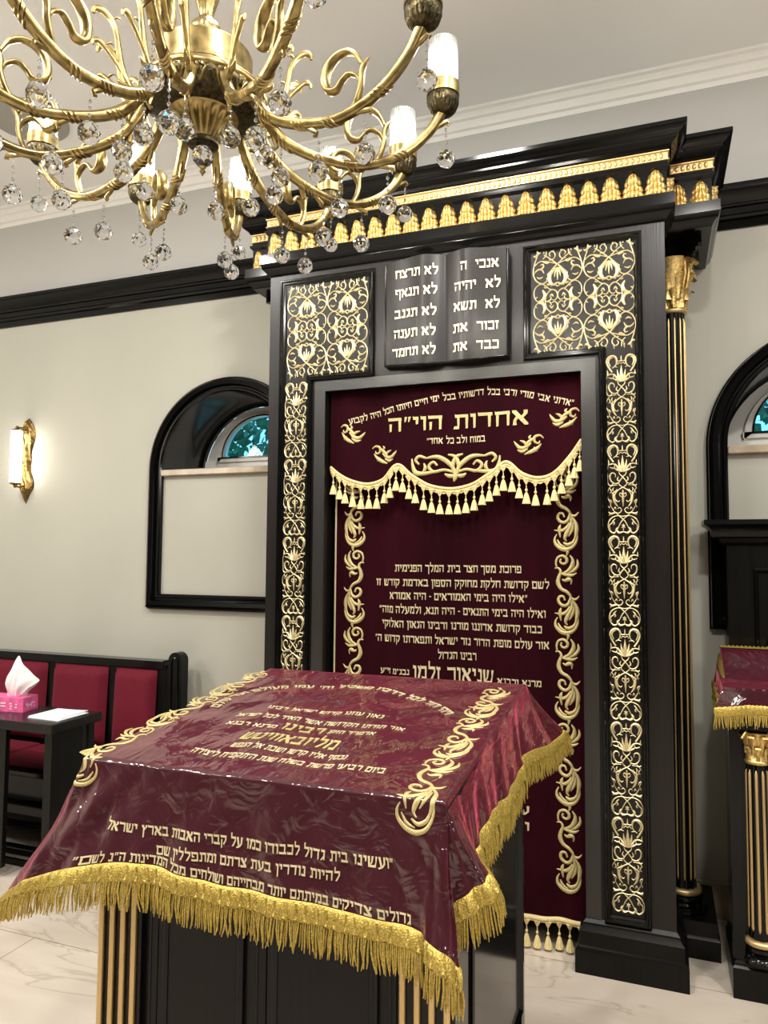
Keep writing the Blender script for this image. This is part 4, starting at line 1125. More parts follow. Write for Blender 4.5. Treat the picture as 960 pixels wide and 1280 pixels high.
# last line follows the braid
def x_at_px(px, wf):
    return min((abs(proj(cover_pt(x, wf(x)))[0] - px), x) for x in [-1.32 + .9 * i / 300 for i in range(301)])[1]
def low_w(x):
    u = u_of_x(x); T, B = stat(u); return -(B - Vector((T.x, T.y, zc(T.y)))).length + .0165
xa, xb = x_at_px(90, low_w), x_at_px(514, low_w)
mb = MB(); put_text(mb, 'גדולים צדיקים במיתתם יותר מבחייהם ושולחים מכל המדינות ה״נ לשם״', xa, xb, 0, lambda a, b, h: cover_map(a, b + low_w(a), h), .002, .018); mb.build('embroidered_text', CREAMTHREAD, cover)
def border(xa, xb, w0, w1, n, flip):
    L = (w1 - w0) / n
    for k in range(n):
        mb = MB(); kx = (xb - xa) / 245; kz = L / 768
        for s in VINE:
            mb.ribbon([((xb - (x - 28) * kx) if flip else (xa + (x - 28) * kx), w1 - k * L - (y - 122) * kz, w * kx * .92) for x, y, w in s], cover_map, k=.35, hmax=.003, sub=5)
        mb.build('embroidered_vine', THREAD, cover, 60)
rx = on_top(552, 960)[0]; lx = on_top(185, 905)[0]
border(rx - .050, rx + .040, -.062, .86, 3, False)
border(lx - .024, lx + .060, -.062, .86, 3, True)

# ------------------------------------------------------------------ cantor's stand at the edge of the photo
SX0, SX1, SY0, SY1 = .229, .86, 2.976, 3.29
st = thing('prayer_stand', ((SX0 + SX1) / 2, (SY0 + SY1) / 2, 0), 'small black prayer stand with a gilded corner column and tasselled cover', 'lectern')
mb = MB(); mb.box((SX0 + .015, SY0 + .03, .1), (SX1 - .015, SY1, 1.06)); mb.build('cabinet_body', BLACK, st)
mb = MB(); mb.sweep([(SX0, SY1), (SX0, SY0), (SX1, SY0), (SX1, SY1)], [(-.05, 0), (.0, 0), (0, .105), (-.006, .112), (-.006, .122), (-.014, .128), (-.014, .134), (-.05, .134)], lambda a, b, h: (a, b, h)); mb.build('base_plinth', PANELBLACK, st, 25)
mb = MB(); mb.box((SX0 + .004, SY0 + .010, .134), (SX0 + .042, SY0 + .05, 1.05)); mb.build('corner_stile', BLACK, st)
mb = MB(); mb.box((SX0 - .01, SY0 - .01, 1.05), (SX1 + .01, SY1 + .02, 1.085), .004); mb.build('stand_top', BLACK, st)
def stand_column(cx, cy):
    c = empty_part('corner_column', st)
    N_ = 10
    mb = MB().lathe([(.060, .134), (.062, .146), (.056, .156), (.046, .160), (.044, .168), (.050, .176), (.050, .186), (.042, .192)], (cx, cy, 0), 28); mb.build('column_base', BLACK, c, 40)
    mb = MB().lathe([(.042, .192), (.054, .194), (.058, .202), (.054, .211), (.040, .214)], (cx, cy, 0), 28); mb.build('base_ring', COLGOLD, c, 60)
    mb = MB().lathe([(.040, .21), (.038, .25), (.036, .83)], (cx, cy, 0), 84, lambda a, z: 1 - .06 * (.5 + .5 * math.cos(a * N_)) ** 2); mb.build('shaft', BLACK, c, 50)
    for k in range(N_):
        a = 2 * PI * k / N_ + .12
        g = MB(); g.tube([(cx + r * math.cos(a), cy + r * math.sin(a), z) for r, z in ((.036, .240), (.0375, .252), (.0362, .79), (.034, .802))], [.002, .0058, .0054, .002], 6); g.build('gilt_fillet', COLGOLD, c, 60)
    cp = MB().lathe([(.034, .822), (.044, .824), (.046, .832), (.038, .838), (.040, .87), (.046, .91), (.054, .935)], (cx, cy, 0), 28)
    for z0, hh, r0, r1, nn, off in ((.836, .060, .038, .056, 8, 0), (.860, .080, .040, .068, 8, .5)):
        for k in range(nn):
            a = 2 * PI * (k + off) / nn; rows = []
            for j in range(9):
                v = j / 8; r = r0 + (r1 - r0) * v ** 2; z = z0 + hh * (v if v < .85 else .85 - (v - .85) * .6); hw = .38 * (1 - .5 * v) * (1 + .22 * math.cos(v * 17))
                rows.append([(cx + (r + .005 * math.cos(i * 1.57) * (1 - v)) * math.cos(a + hw * i / 2), cy + (r + .005 * math.cos(i * 1.57) * (1 - v)) * math.sin(a + hw * i / 2), z) for i in (-2, -1, 0, 1, 2)])
            cp.grid(rows)
    for k in range(4):
        a = PI / 4 + k * PI / 2; pts = [(.042, .88), (.052, .92)]
        for q in range(14):
            th = PI * .5 + q * .55; rr_ = .016 * (1 - q / 16); pts.append((.066 + rr_ * math.cos(PI - th + 1.57), .925 + rr_ * math.sin(th)))
        cp.tube([(cx + r * math.cos(a), cy + r * math.sin(a), z) for r, z in pts], [.003 + .004 * min(1, i / 4) * (1 - i / 20) for i in range(len(pts))], 7)
    cp.build('capital', GOLD, c, 60)
    mb = MB(); mb.box((cx - .062, cy - .050, .945), (cx + .062, cy + .062, .962), .003); mb.box((cx - .050, cy - .030, .96), (cx + .050, cy + .05, 1.05)); mb.build('abacus', BLACK, c)
stand_column(.325, SY0 + .028)
sc_ = thing('stand_cover', ((SX0 + SX1) / 2, (SY0 + SY1) / 2, 1.09), 'small maroon plastic covered cloth with gold fringe on the prayer stand', 'table cover')
zs = lambda y: 1.094 + .10 * (y - SY0)
def stand_pt(s, t):
    """s runs back edge of the near side -> front corner -> along the front; t 0 edge ..1 hem"""
    a = [(SX0 - .014, SY1 + .02), (SX0 - .014, SY0 - .014), (SX1 + .014, SY0 - .014), (SX1 + .014, SY1 + .02)]
    i = min(2, int(s)); f = s - i
    T = Vector(a[i]).lerp(Vector(a[i + 1]), f)
    nrm = [Vector((-1, 0)), Vector((0, -1)), Vector((1, 0))]
    n = nrm[i]
    for j in (1, 2):
        d = (s - j)
        if abs(d) < .18: n = nrm[j - 1].lerp(nrm[j], .5 + d / .36).normalized()
    cor = max(0, 1 - abs(s - 1) / .12) + max(0, 1 - abs(s - 2) / .12)
    drop = .062 + .012 * cor
    z = zs(T.y) - t * drop
    o = (.006 + .034 * cor) * t + .004 * math.sin(s * 25) * t
    return Vector((T.x + n.x * o, T.y + n.y * o, z)), Vector((n.x, n.y, 0))
mb = MB()
ss = [3 * i / 240 for i in range(241)]
mb.grid([[tuple(stand_pt(s, t)[0]) for s in ss] for t in (0, .15, .4, .7, 1.0)])
mb.grid([[(SX0 - .014 + (SX1 - SX0 + .028) * i / 20, SY0 - .014 + (SY1 - SY0 + .034) * j / 10, zs(SY0 - .014 + (SY1 - SY0 + .034) * j / 10)) for i in range(21)] for j in range(11)])
# reading ledge: a raised wedge under the cloth
mb.prism([(SY0 + .10, zs(SY0 + .10) - .002), (SY1 - .02, zs(SY1) + .075), (SY1 + .02, zs(SY1) + .075), (SY1 + .02, zs(SY1) - .002)], lambda a, b: (SX0 + .004, a, b), lambda a, b: (SX1 - .004, a, b))
mb.build('plastic_covered_velvet', PLASTIC, sc_, 40, weld=.0005)
rows = [[] for _ in range(5)]
for i in range(900):
    s = 3 * i / 899; p, n = stand_pt(s, 1.0); z = .003 * math.sin(i * 1.1)
    for k, (f, h) in enumerate(((-.15, .002), (.05, .007), (.45, .006 + z), (.85, .007 - z * .4), (1.03, .003))):
        rows[k].append((p.x + n.x * h, p.y + n.y * h, p.z - .030 * f + (.001 * math.sin(i * 1.1 + k))))
mb = MB(); mb.grid(rows); mb.build('gold_braid', FRINGEM, sc_, 60)
mb = MB()
for zz, pth in ((.078, [(SX0 + .002, SY1 + .022), (SX1 - .002, SY1 + .022)]),):
    rws = [[], [], []]
    for i in range(200):
        t = i / 199; x = SX0 + .002 + (SX1 - SX0 - .004) * t; z = .0025 * math.sin(i * 1.3)
        rws[0].append((x, SY1 - .022, zs(SY1) + zz)); rws[1].append((x, SY1 + .002, zs(SY1) + zz + .006 + z)); rws[2].append((x, SY1 + .03, zs(SY1) + zz - .01))
    mb.grid(rws)
rws = [[], [], []]
for i in range(120):
    t = i / 119; y = SY0 + .12 + (SY1 - SY0 - .10) * t; z0 = zs(SY0 + .10) + (zs(SY1) + .075 - zs(SY0 + .10)) * min(1, (y - SY0 - .10) / .30); z = .0025 * math.sin(i * 1.3)
    rws[0].append((SX0 + .006, y, z0 + .002)); rws[1].append((SX0 - .006, y, z0 - .012 + z)); rws[2].append((SX0 - .010, y, z0 - .05))
mb.grid(rws)
mb.build('ledge_braid', FRINGEM, sc_, 60)
mb = MB(); rr = random.Random(9)
for i in range(620):
    s = 3 * i / 619; p, n = stand_pt(s, 1.0); L = .045 * rr.uniform(.85, 1.1); a = Vector((p.x + n.x * .004, p.y + n.y * .004, p.z - .029)); sw = Vector((rr.gauss(0, .1), rr.gauss(0, .1), 0))
    mb.tube([a, a + Vector((0, 0, -L * .5)) + sw * L * .4, a + Vector((0, 0, -L)) + sw * L], [.0018, .0021, .0009], 5, cap=False)
o = mb.build('bullion_fringe', FRINGEM, sc_, 60); o['kind'] = 'stuff'

# carved tall back panel standing behind the stand
KX0, KX1, KY0, KY1 = .276, 1.20, 3.43, 3.545
kb = thing('carved_back_panel', (.74, 3.49, 0), 'tall black carved panel with stepped cap in front of the window', 'panel')
mb = MB(); mb.box((KX0, KY0, 0), (KX1, KY1, 1.66)); mb.build('panel_board', PANELBLACK, kb)
mb = MB(); mb.sweep([(KX0, KY1), (KX0, KY0), (KX1, KY0), (KX1, KY1)], [(-.05, 1.615), (.0, 1.615), (.02, 1.628), (.03, 1.645), (.05, 1.652), (.055, 1.668), (.060, 1.680), (.075, 1.694), (.092, 1.702), (.092, 1.722), (-.05, 1.722)], lambda a, b, h: (a, b, h)); mb.box((KX0, KY0, 1.62), (KX1, KY1, 1.72)); mb.build('stepped_cap', PANELBLACK, kb, 25)
kf = lambda a, b, h: (a, KY0 - h, b)
RP_ = [(0, 0), (0, .008), (-.005, .011), (-.012, .011), (-.017, .004), (-.017, 0)]
mb = MB(); mb.sweep([(KX0 + .10, .2), (KX1 - .10, .2), (KX1 - .10, 1.52), (KX0 + .10, 1.52)], RP_, kf, closed=True); mb.build('raised_moulding', BLACK, kb, 25)
cxk, rk, sp = (KX0 + KX1) / 2, .30, 1.10
for r_ in (.335, .235, .125):
    arch = [(cxk - r_, .3)] + [(cxk - r_ * math.cos(PI * i / 30), sp + r_ * 1.15 * math.sin(PI * i / 30)) for i in range(31)] + [(cxk + r_, .3)]
    mb = MB(); mb.sweep(arch[::-1], RP_, kf, closed=True); mb.build('raised_arch', BLACK, kb, 25)

# ------------------------------------------------------------------ chandelier
CC = Vector((-1.045, 1.493, 2.689))
ch = thing('chandelier', tuple(CC), 'twelve armed brass chandelier with lit glass cups and crystal drops', 'chandelier')
Lz = lambda prof, mat_, nm, n=40, rib=None, ang=40: MB().lathe(prof, tuple(CC), n, rib).build(nm, mat_, ch, ang)
Lz([(.0, .126), (.060, .126), (.095, .122), (.112, .116), (.118, .110), (.118, .052), (.124, .048), (.124, .040), (.118, .036)], BRASS, 'hub_drum', 48)
fl = lambda a, z: 1 + .012 * math.cos(a * 36)
Lz([(.118, .040), (.136, .030), (.150, .012), (.152, -.006), (.142, -.024), (.120, -.038), (.090, -.044)], DARKBRASS, 'hub_bowl', 72, fl)
t_ = MB()
for k in range(18):      # raised palmettes on the dark bowl
    a = 2 * PI * k / 18
    for da, top in ((-.10, -.004), (-.05, .010), (0, .018), (.05, .010), (.10, -.004)):
        pts = []
        for q in range(5):
            v = q / 4; z = -.034 + (top + .034) * v; r = .1295 + .0235 * math.sin(min(1, (z + .040) / .055) * PI * .5) - (.004 if z > .008 else 0)
            aa = a + da * v * 1.1
            pts.append(CC + Vector((r * math.cos(aa), r * math.sin(aa), z)))
        t_.tube(pts, [.001, .0028, .0034, .0034, .0012], 5)
t_.build('palmette_frieze', BRASS, ch, 60)
MB().lathe([(.152, .018), (.157, .012), (.157, .004), (.152, -.002)], tuple(CC), 48).build('bowl_rim', BRASS, ch, 60)
Lz([(.070, -.034), (.084, -.036), (.087, -.041), (.084, -.046), (.078, -.048), (.072, -.056), (.064, -.068), (.050, -.086), (.038, -.100), (.032, -.108)], BRASS, 'fluted_cone', 160, lambda a, z: 1 - (.17 * (.5 + .5 * math.cos(a * 20)) ** 1.5 if -.100 < z < -.050 else 0), 60)
Lz([(.034, -.104), (.038, -.108), (.038, -.116), (.028, -.120)], DARKBRASS, 'lower_collar', 32)
def icos(r, sub=1):
    import bmesh
    b = bmesh.new(); bmesh.ops.create_icosphere(b, subdivisions=sub, radius=r)
    b.verts.ensure_lookup_table()
    v = [tuple(x.co) for x in b.verts]; f = [tuple(y.index for y in x.verts) for x in b.faces]; b.free(); return v, f
v, f = icos(.027, 2)
MB().add([CC + Vector(p) + Vector((0, 0, -.143)) for p in v], f).build('crystal_finial', CRYSTAL, ch)
Lz([(.004, -.166), (.009, -.171), (.004, -.176), (.008, -.182), (.003, -.189), (.001, -.194)], BRASS, 'finial_tip', 16, None, 60)
Lz([(.045, .124), (.052, .132), (.036, .138), (.024, .146), (.030, .156), (.037, .170), (.038, .184), (.030, .200), (.020, .208), (.017, .216), (.020, .235), (.030, .270), (.042, .310), (.046, .340), (.036, .375), (.020, .40), (.016, .42), (.026, .43), (.026, .445), (.014, .46), (.014, 1.10)], BRASS, 'stem', 40, lambda a, z: 1 + .07 * math.cos(a * 6) * (1 if .145 < z < .40 else 0), 60)
Lz([(.014, 1.09), (.05, 1.10), (.085, 1.135), (.09, 1.171)], BRASS, 'ceiling_canopy', 32, None, 60)
# one arm, laid along +x from the axis
PATH = [(.105, .045), (.128, .020), (.146, -.022), (.166, -.058), (.200, -.096), (.255, -.127), (.320, -.147), (.390, -.155), (.460, -.139), (.520, -.105), (.565, -.060), (.594, -.012)]
cm = catmull([(r, z, w) for (r, z), w in zip(PATH, [.010, .012, .014, .0145, .014, .013, .0125, .012, .0125, .0125, .0125, .0145])], 6)
def fluted(mb, pts, rad, n=18, lobes=5, dep=.16, twist=0):
    pts = [Vector(p) for p in pts]; m_ = len(pts); vs = []; fs = []
    for i, p in enumerate(pts):
        t = (pts[min(i + 1, m_ - 1)] - pts[max(i - 1, 0)]).normalized()
        bi = Vector((0, 1, 0)); nr = bi.cross(t).normalized()
        for k in range(n):
            a = 2 * PI * k / n; r = rad[i] * (1 - dep * (.5 + .5 * math.cos(a * lobes + twist * i)) ** 3)
            vs.append(p + nr * (r * math.cos(a)) + bi * (r * math.sin(a)))
    for i in range(m_ - 1):
        for k in range(n): fs.append((i * n + k, i * n + (k + 1) % n, (i + 1) * n + (k + 1) % n, (i + 1) * n + k))
    fs.append(tuple(range(n - 1, -1, -1))); fs.append(tuple(range((m_ - 1) * n, m_ * n)))
    mb.add(vs, fs)
arm = MB(); P3 = [(r, 0, z) for r, z, w in cm]; R3 = [w for r, z, w in cm]
fluted(arm, P3, R3)
def arm_at(r0):
    i = min(range(len(cm)), key=lambda q: abs(cm[q][0] - r0) + (0 if cm[q][1] > -1 else 9)); return i
for r0 in (.205, .30, .375, .50):       # raised twisted leaf bands
    i0 = arm_at(r0)
    for s in range(3):
        pts = []
        for q in range(9):
            i = min(len(cm) - 1, i0 + 0); t = (q / 8 - .5)
            p = Vector(P3[i]); tg = (Vector(P3[min(i + 1, len(P3) - 1)]) - Vector(P3[i - 1])).normalized(); bi = Vector((0, 1, 0)); nr = bi.cross(tg)
            a = PI * (q / 8 * 1.2 - .1) + PI; rr_ = R3[i] * 1.03
            for_side = tg * (t * .034 + (s - 1) * .011)
            pts.append(p + for_side + nr * (rr_ * math.cos(a + PI / 2)) + bi * (rr_ * math.sin(a + PI / 2)))
        arm.tube(pts, [.001, .002, .003, .0032, .0032, .0032, .003, .002, .001], 5)
for r0, l in ((.335, 1), (.455, 1), (.190, 1), (.585, 1)):   # little curled leaf tips the drops hang from
    i = arm_at(r0); p = Vector(P3[i]); tg = (Vector(P3[min(i + 1, len(P3) - 1)]) - Vector(P3[i - 1])).normalized(); nr = Vector((0, 1, 0)).cross(tg)
    dn = nr if nr.z < 0 else -nr
    if r0 > .55: dn = Vector((.8, 0, -.6))
    arm.tube([p + dn * R3[i] * .5 - tg * .028, p + dn * (R3[i] + .003) - tg * .006, p + dn * (R3[i] + .010) + tg * .008, p + dn * (R3[i] + .018) + tg * .008, p + dn * (R3[i] + .017) + tg * .001], [.003, .006, .0055, .004, .003], 7)
ARM = arm.data('arm', BRASS, 50)
# C scroll standing on the arm
sc_m = MB()
def flatband(mb, pts, w, th):
    """band of width w across the arm plane and thickness th in it"""
    cp_ = catmull(pts, 5); n = len(cp_); vs = []; fs = []
    for i, (r, z, k) in enumerate(cp_):
        a = cp_[max(0, i - 1)]; b = cp_[min(n - 1, i + 1)]
        t = Vector((b[0] - a[0], 0, b[1] - a[1])).normalized(); nn = Vector((0, 1, 0)).cross(t)
        for q in range(10):
            an = 2 * PI * q / 10
            vs.append(Vector((r, 0, z)) + nn * (th * k * math.cos(an)) + Vector((0, 1, 0)) * (w * k * math.sin(an)))
    for i in range(n - 1):
        for q in range(10): fs.append((i * 10 + q, i * 10 + (q + 1) % 10, (i + 1) * 10 + (q + 1) % 10, (i + 1) * 10 + q))
    fs.append(tuple(range(9, -1, -1))); fs.append(tuple(range((n - 1) * 10, n * 10)))
    mb.add(vs, fs)
flatband(sc_m, [(.425, -.152, .9), (.441, -.125, 1.), (.450, -.095, 1.), (.451, -.068, 1.), (.457, -.050, .9), (.470, -.036, .25)], .0095, .0065)
flatband(sc_m, [(.450, -.095, .5), (.440, -.072, .8), (.418, -.060, .85), (.400, -.072, .9), (.386, -.088, 1.05), (.366, -.084, 1.35), (.357, -.060, 1.55), (.364, -.030, 1.45), (.386, -.010, 1.2), (.412, -.006, 1.1), (.436, -.020, 1.0), (.452, -.048, .7)], .0105, .0060)
for q in range(5):
    sc_m.tube([(.354 + .003 * q, -.009, -.078 + q * .011), (.350 + .004 * q, 0, -.072 + q * .012), (.354 + .003 * q, .009, -.066 + q * .011)], [.001, .0028, .001], 5)
SCROLL = sc_m.data('leaf_scroll', BRASS, 60)
# leaf spray by the hub
sp_m = MB()
flatband(sp_m, [(.150, -.045, .8), (.178, -.030, 1.), (.197, .005, 1.), (.207, .050, .95), (.214, .090, .85), (.226, .116, .9), (.246, .132, 1.0), (.262, .130, .9), (.266, .118, .5)], .0075, .0075)
flatband(sp_m, [(.226, .116, .7), (.215, .126, .8), (.205, .126, .2)], .006, .004)
flatband(sp_m, [(.196, -.005, .6), (.212, .018, .8), (.232, .040, .8), (.252, .056, .9), (.264, .052, .7), (.264, .043, .4)], .007, .007)
flatband(sp_m, [(.240, .050, .6), (.228, .060, .6), (.218, .058, .2)], .006, .004)
flatband(sp_m, [(.178, -.030, .6), (.200, -.028, .9), (.212, -.018, .3)], .007, .006)
SPRAY = sp_m.data('leaf_spray', BRASS, 60)
fl2 = lambda a, z: 1 + .05 * math.cos(a * 24) * (1 if z < .020 else 0)
KC = 1.18
CUP = MB().lathe([(r * KC, (z + .016) * KC - .016) for r, z in [(.012, -.016), (.020, -.013), (.028, -.004), (.033, .010), (.034, .022), (.031, .026)]], (.6, 0, 0), 72, fl2).data('cup_calyx', DARKBRASS, 60)
BAND = MB().lathe([(r * KC, (z + .016) * KC - .016) for r, z in [(.030, .024), (.0355, .025), (.0355, .052), (.034, .053), (.033, .030)]], (.6, 0, 0), 40).data('cup_band', BRASS, 40)
GLS = MB().lathe([(r * KC, (z + .016) * KC - .016) for r, z in [(.0322, .045), (.0322, .146), (.0300, .146), (.0300, .045)]], (.6, 0, 0), 96, lambda a, z: 1 + .022 * math.cos(a * 24)).data('glass_shade', SHADE, 60)
BLB = MB().lathe([(r * KC, (z + .016) * KC - .016) for r, z in [(.0, .046), (.011, .048), (.013, .058), (.013, .094), (.010, .104), (.0, .108)]], (.6, 0, 0), 20).data('bulb', BULBM, 60)
def drop(L, rb=.0185):
    mb = MB()
    v1, f1 = icos(.0042, 1); v2, f2 = icos(rb, 2)
    mb.add([(x, y, z * 1.25 - L * .22) for x, y, z in v1], f1); mb.add([(x * .8, y * .8, z - L * .38) for x, y, z in v1], f1); mb.add([(x * 1.1, y * 1.1, z * 1.3 - L * .56) for x, y, z in v1], f1)
    mb.add([(x * (1 - .22 * max(0, z / rb) ** 2), y * (1 - .22 * max(0, z / rb) ** 2), z * (1.12 if z > 0 else 1) - L) for x, y, z in v2], f2)
    mb.tube([(0, 0, .004), (0, 0, -L + rb * 1.05)], .0007, 4)
    return mb.data('crystal_drop', CRYSTAL)
D1, D2, D3 = drop(.078, .0245), drop(.088, .024), drop(.098, .0235)
for k in range(12):
    a = -.12 + 2 * PI * k / 12
    ao = inst(ARM, 'arm', ch, CC, (0, 0, a))
    def sub(data, name, loc=(0, 0, 0)):
        o = bpy.data.objects.new(name, data); COL.objects.link(o); o.parent = ao; o.location = loc; return o
    sub(SCROLL, 'leaf_scroll'); sub(SPRAY, 'leaf_spray'); sub(CUP, 'cup_calyx'); sub(BAND, 'cup_band'); sub(GLS, 'glass_shade'); sub(BLB, 'bulb')
    for (r0, dz, D) in ((.193, -.112, D1), (.341, -.178, D2), (.461, -.166, D2), (.608, -.032, D3)):
        sub(D, 'crystal_drop', (r0, random.uniform(-.002, .002), dz))

# ------------------------------------------------------------------ wall sconce
sx = at(35, 577, YB).x; sz0, sz1 = 1.885, 2.440
sn = thing('wall_sconce', (sx, YB, (sz0 + sz1) / 2), 'bronze wall sconce with a lit white tube on the cream wall', 'wall lamp')
prof = [(0, 0), (.012, .03), (.026, .06), (.047, .10), (.050, .135), (.040, .175), (.028, .21), (.026, .245), (.032, .278), (.026, .31), (.030, .35), (.042, .385), (.052, .43), (.048, .475), (.028, .515), (.016, .535), (.0, .556)]
rows = []
for w, z in [(p[0], p[1]) for p in catmull(prof, 3)]:
    rows.append([(sx + w * u * 1.12, YB - .004 - .026 * (1 - abs(u) ** 2.5) * min(1, w / .02) - .006 * math.cos(u * 9 + z * 30) * min(1, w / .03) - .004 * math.sin(z * 90) * (1 - u * u), sz0 + z) for u in [-1 + i / 8 for i in range(17)]])
mb = MB(); mb.grid(rows); mb.grid([[(p[0], YB - .001, p[2]) for p in (r[0], r[-1])] for r in rows])
mb.build('back_plate', BRONZE, sn, 60)
tx, ty = sx, YB - .095
mb = MB()
for zz in (sz1 - .085, sz0 + .115):
    mb.tube([(sx, YB - .02, zz), (sx, YB - .06, zz + .012 * (1 if zz > 2.1 else -1)), (tx, ty, zz + .01 * (1 if zz > 2.1 else -1))], [.007, .006, .007], 8)
    s_ = 1 if zz > 2.1 else -1
    mb.lathe([(.004, s_ * .020), (.010, s_ * .014), (.010, s_ * .006), (.016, 0), (.030, -s_ * .004), (.036, -s_ * .012)], (tx, ty, zz), 20)
mb.build('bracket', BRONZE, sn, 60)
MB().lathe([(.0, sz0 + .128), (.034, sz0 + .129), (.034, sz1 - .098), (.0, sz1 - .097)], (tx, ty, 0), 28).build('lit_tube', TUBEM, sn, 40)

# ------------------------------------------------------------------ pew along the wall
pw = thing('upholstered_pew', (-3.4, 3.3, 0), 'black pew with crimson back cushions under the wall sconce', 'bench')
mb = MB(); mb.box((-5.9, 3.475, .08), (-2.6, 3.525, .94)); mb.build('back_board', PANELBLACK, pw)
mb = MB(); mb.sweep([(3.455, .925), (3.455, .965), (3.54, .965), (3.54, .925)], [(-.005, -5.9), (0, -5.9), (0, -2.6), (-.005, -2.6)], lambda a, b, h: (h, a, b), closed=True); mb.box((-5.9, 3.457, .927), (-2.6, 3.538, .963), .004); mb.build('top_rail', BLACK, pw)
mb = MB(); mb.box((-5.9, 3.08, .37), (-2.6, 3.47, .40), .005); mb.build('seat_board', BLACK, pw)
mb = MB(); mb.box((-5.9, 3.12, .08), (-2.6, 3.14, .37)); mb.build('front_apron', BLACK, pw)
def cushion(x0, x1, z0, z1, y0, y1, th):
    mb = MB(); rows = []
    N_, M_ = 14, 14
    for j in range(M_ + 1):
        v = j / M_; r = []
        for i in range(N_ + 1):
            u = i / N_
            e = min(min(u, 1 - u) * (x1 - x0), min(v, 1 - v) * (z1 - z0)); h = th * min(1, math.sqrt(max(0, e) / .035)) if e < .035 else th * (1 + .12 * math.sin(u * PI) * math.sin(v * PI))
            r.append((x0 + (x1 - x0) * u, y0 + (y1 - y0) * v - h, z0 + (z1 - z0) * v))
        rows.append(r)
    return mb.grid(rows)
xs = [-2.635, -2.975, -3.425, -3.890, -4.36, -4.83, -5.30, -5.77]
for i in range(7):
    g = .040
    cushion(xs[i + 1] + g, xs[i] - g * .4, .47, .915, 3.452, 3.472, .042).build('back_cushion', REDUPH, pw, 60)
    mb = MB(); mb.box((xs[i + 1] + .012, 3.13, .40), (xs[i] - .006, 3.44, .448), .012); mb.build('seat_cushion', REDUPH, pw)
# rounded end post with an inset arch
px0, px1 = at(208.5, 900, 3.44).x, at(225.5, 900, 3.44).x
def arch_poly(x0, x1, z0, zt, n=14):
    r = (x1 - x0) / 2; c = (x0 + x1) / 2
    return [(x0, z0)] + [(c - r * math.cos(PI * i / n), zt - r + r * math.sin(PI * i / n)) for i in range(n + 1)] + [(x1, z0)]
mb = MB(); mb.prism(arch_poly(px0, px1, 0, 1.022), lambda a, b: (a, 3.44, b), lambda a, b: (a, 3.50, b)); ep = mb.build('end_post', PANELBLACK, pw)
mb = MB(); mb.sweep(arch_poly(px0 + .020, px1 - .020, .06, .996)[::-1], [(0, 0), (0, .006), (-.006, .008), (-.010, 0)], lambda a, b, h: (a, 3.44 - h, b), closed=True); mb.build('inset_arch', BLACK, ep, 25)

# ------------------------------------------------------------------ study table with its things
TX0_, TX1_, TY0, TY1, TZ = -4.75, -2.668, 2.725, 3.06, .76
tbl = thing('study_table', ((TX0_ + TX1_) / 2, (TY0 + TY1) / 2, 0), 'narrow dark study table in front of the crimson pew', 'table')
mb = MB(); mb.box((TX0_, TY0, TZ - .045), (TX1_, TY1, TZ), .004); mb.build('table_top', TABLEM, tbl)
mb = MB(); mb.box((TX1_ - .075, TY0 + .035, .05), (TX1_ - .030, TY1 - .10, TZ - .044)); mb.build('end_panel', PANELBLACK, tbl)
mb = MB(); mb.box((TX1_ - .075, TY1 - .062, .05), (TX1_ - .030, TY1 - .02, TZ - .044)); mb.build('rear_leg', PANELBLACK, tbl)
mb = MB(); mb.box((-3.40, TY0 + .035, .05), (-2.985, TY0 + .06, TZ - .044)); mb.build('modesty_panel', PANELBLACK, tbl)
mb = MB(); mb.box((TX1_ - .10, TY0 - .03, 0), (TX1_ - .01, TY1 + .02, .06), .006); mb.build('foot_runner', BLACK, tbl)
mb = MB(); mb.box((TX0_, TY1 - .09, .16), (TX1_ - .08, TY1 - .03, .20), .004); mb.build('foot_rail', BLACK, tbl)
mb = MB(); mb.box((TX0_ + .03, TY0 + .035, .05), (TX0_ + .075, TY1 - .02, TZ - .044)); mb.build('end_panel', PANELBLACK, tbl)

mb = MB(); mb.box((TX0_, 3.0, 0), (TX1_ - .02, 3.055, .035), .004); mb.build('foot_rail', BLACK, tbl)
mb = MB(); mb.box((TX0_, 2.90, 0), (TX1_ - .02, 2.918, .03)); mb.build('foot_rail', BLACK, tbl)
bx = thing('tissue_box', (-3.12, 2.95, TZ), 'pink tissue box with a white tissue pulled up on the study table', 'tissue box')
ca, sa = math.cos(.16), math.sin(.16)
def bp(u, v, z): return (-3.015 + u * ca * -1 - v * sa, 2.885 - u * sa + v * ca, TZ + z)      # u to the far end, v to the back
mb = MB()
BL, BD, BH = .225, .115, .072
mb.add([bp(0, 0, .0005), bp(BL, 0, .0005), bp(BL, BD, .0005), bp(0, BD, .0005), bp(0, 0, BH), bp(BL, 0, BH), bp(BL, BD, BH), bp(0, BD, BH)], [(0, 1, 2, 3), (7, 6, 5, 4), (4, 5, 1, 0), (5, 6, 2, 1), (6, 7, 3, 2), (7, 4, 0, 3)])
car = mb.build('carton', PINK, bx)
mb = MB(); rr = random.Random(4)
def pq(u0, v0, u1, v1, side):
    if side == 'f': q = [bp(u0, -.0006, v0), bp(u1, -.0006, v0), bp(u1, -.0006, v1), bp(u0, -.0006, v1)]
    else: q = [bp(-.0006, u0, v0), bp(-.0006, u1, v0), bp(-.0006, u1, v1), bp(-.0006, u0, v1)]
    mb.add(q, [(0, 1, 2, 3)])
for u, v, w, h in ((.035, .022, .012, .006), (.035, .036, .010, .006), (.065, .040, .014, .006), (.064, .026, .010, .007), (.064, .014, .014, .005), (.100, .040, .030, .007), (.100, .026, .030, .006), (.150, .030, .02, .012)): pq(u, v, u + w, v + h, 'f')
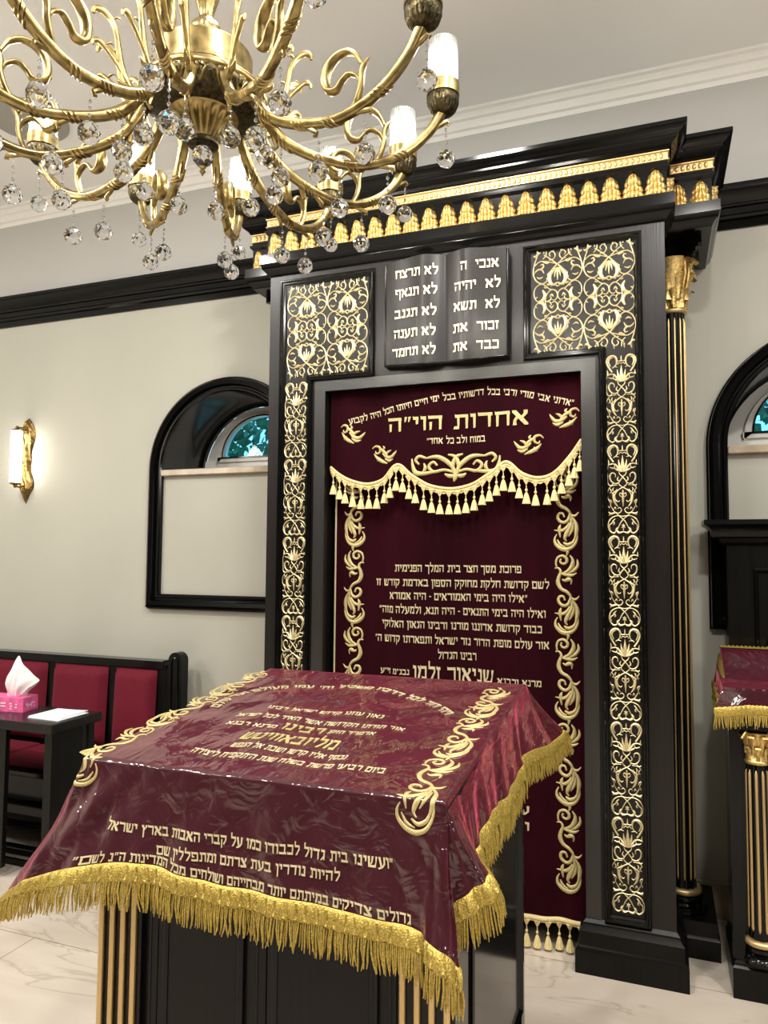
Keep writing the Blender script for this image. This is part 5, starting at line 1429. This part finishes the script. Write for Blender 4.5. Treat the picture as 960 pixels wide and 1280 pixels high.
for u, v, w, h in ((.022, .030, .008, .014), (.034, .022, .006, .018), (.046, .028, .010, .008), (.060, .020, .006, .024), (.070, .036, .016, .006), (.080, .016, .012, .006)): pq(u, v, u + w, v + h, 's')
mb.build('printed_marks', PINKWHITE, car)
ts = MB()
def tp(px, py, dv): return bp(.085 + (13 - px) * .0051, .050 + dv, BH - .002 + (874 - py) * .0051)
TOPC = catmull([(2, 866), (3, 856), (8, 845), (15, 833.5), (22, 842), (31, 851), (39.5, 857), (33, 861), (27, 865), (25, 872)], 4)
n = len(TOPC)
for sgn in (1, -1):
    rows = []
    for j in range(9):
        v = j / 8; r = []
        for i, (px, py) in enumerate(TOPC):
            u = i / (n - 1)
            bx_, by_ = 4 + 20 * u, 875
            qx, qy = bx_ + (px - bx_) * v, by_ + (py - by_) * v
            f = (.016 * math.sin(u * 19 + v * 3.0) + .009 * math.sin(u * 37 - v * 5)) * v * (1.15 - v) * 2 + sgn * .022 * math.sin(v * PI) * math.sin(u * PI)
            r.append(tp(qx, qy, f))
        rows.append(r)
    ts.grid(rows)
ts.build('pulled_tissue', TISSUE, bx, 50)
pp = thing('paper_sheet', (-2.80, 2.91, TZ), 'white sheet lying uppermost on the table beside the tissue box', 'paper', 'papers on the study table')
def sheetq(x0, y0, x1, y1, z, rot, root, th=.003):
    cx, cy = (x0 + x1) / 2, (y0 + y1) / 2; c, s = math.cos(rot), math.sin(rot)
    mb = MB(); rows = []; 
    for zz in (z, z + th):
        mbv = []
    top = []; bot = []
    for j in range(6):
        for_r = []; for_b = []
        for i in range(6):
            x = x0 + (x1 - x0) * i / 5 - cx; y = y0 + (y1 - y0) * j / 5 - cy
            cz = .004 * (i / 5) ** 3 * (j / 5)
            for_r.append((cx + x * c - y * s, cy + x * s + y * c, z + th + cz)); for_b.append((cx + x * c - y * s, cy + x * s + y * c, z + cz))
        top.append(for_r); bot.append(for_b)
    mb.grid(top); mb.grid([r[::-1] for r in bot]); mb.grid([top[0], bot[0]]); mb.grid([top[-1], bot[-1]]); mb.grid([[r[0] for r in top], [r[0] for r in bot]]); mb.grid([[r[-1] for r in top], [r[-1] for r in bot]])
    return mb.build('folded_leaf', PAPERW, root)
sheetq(-2.905, 2.815, -2.715, 3.01, TZ + .0045, .02, pp, .004)
p2_ = thing('paper_sheet', (-2.79, 2.90, TZ), 'white sheet partly covered by another on the study table', 'paper', 'papers on the study table')
sheetq(-2.895, 2.80, -2.695, 2.99, TZ + .0004, -.05, p2_, .0035)
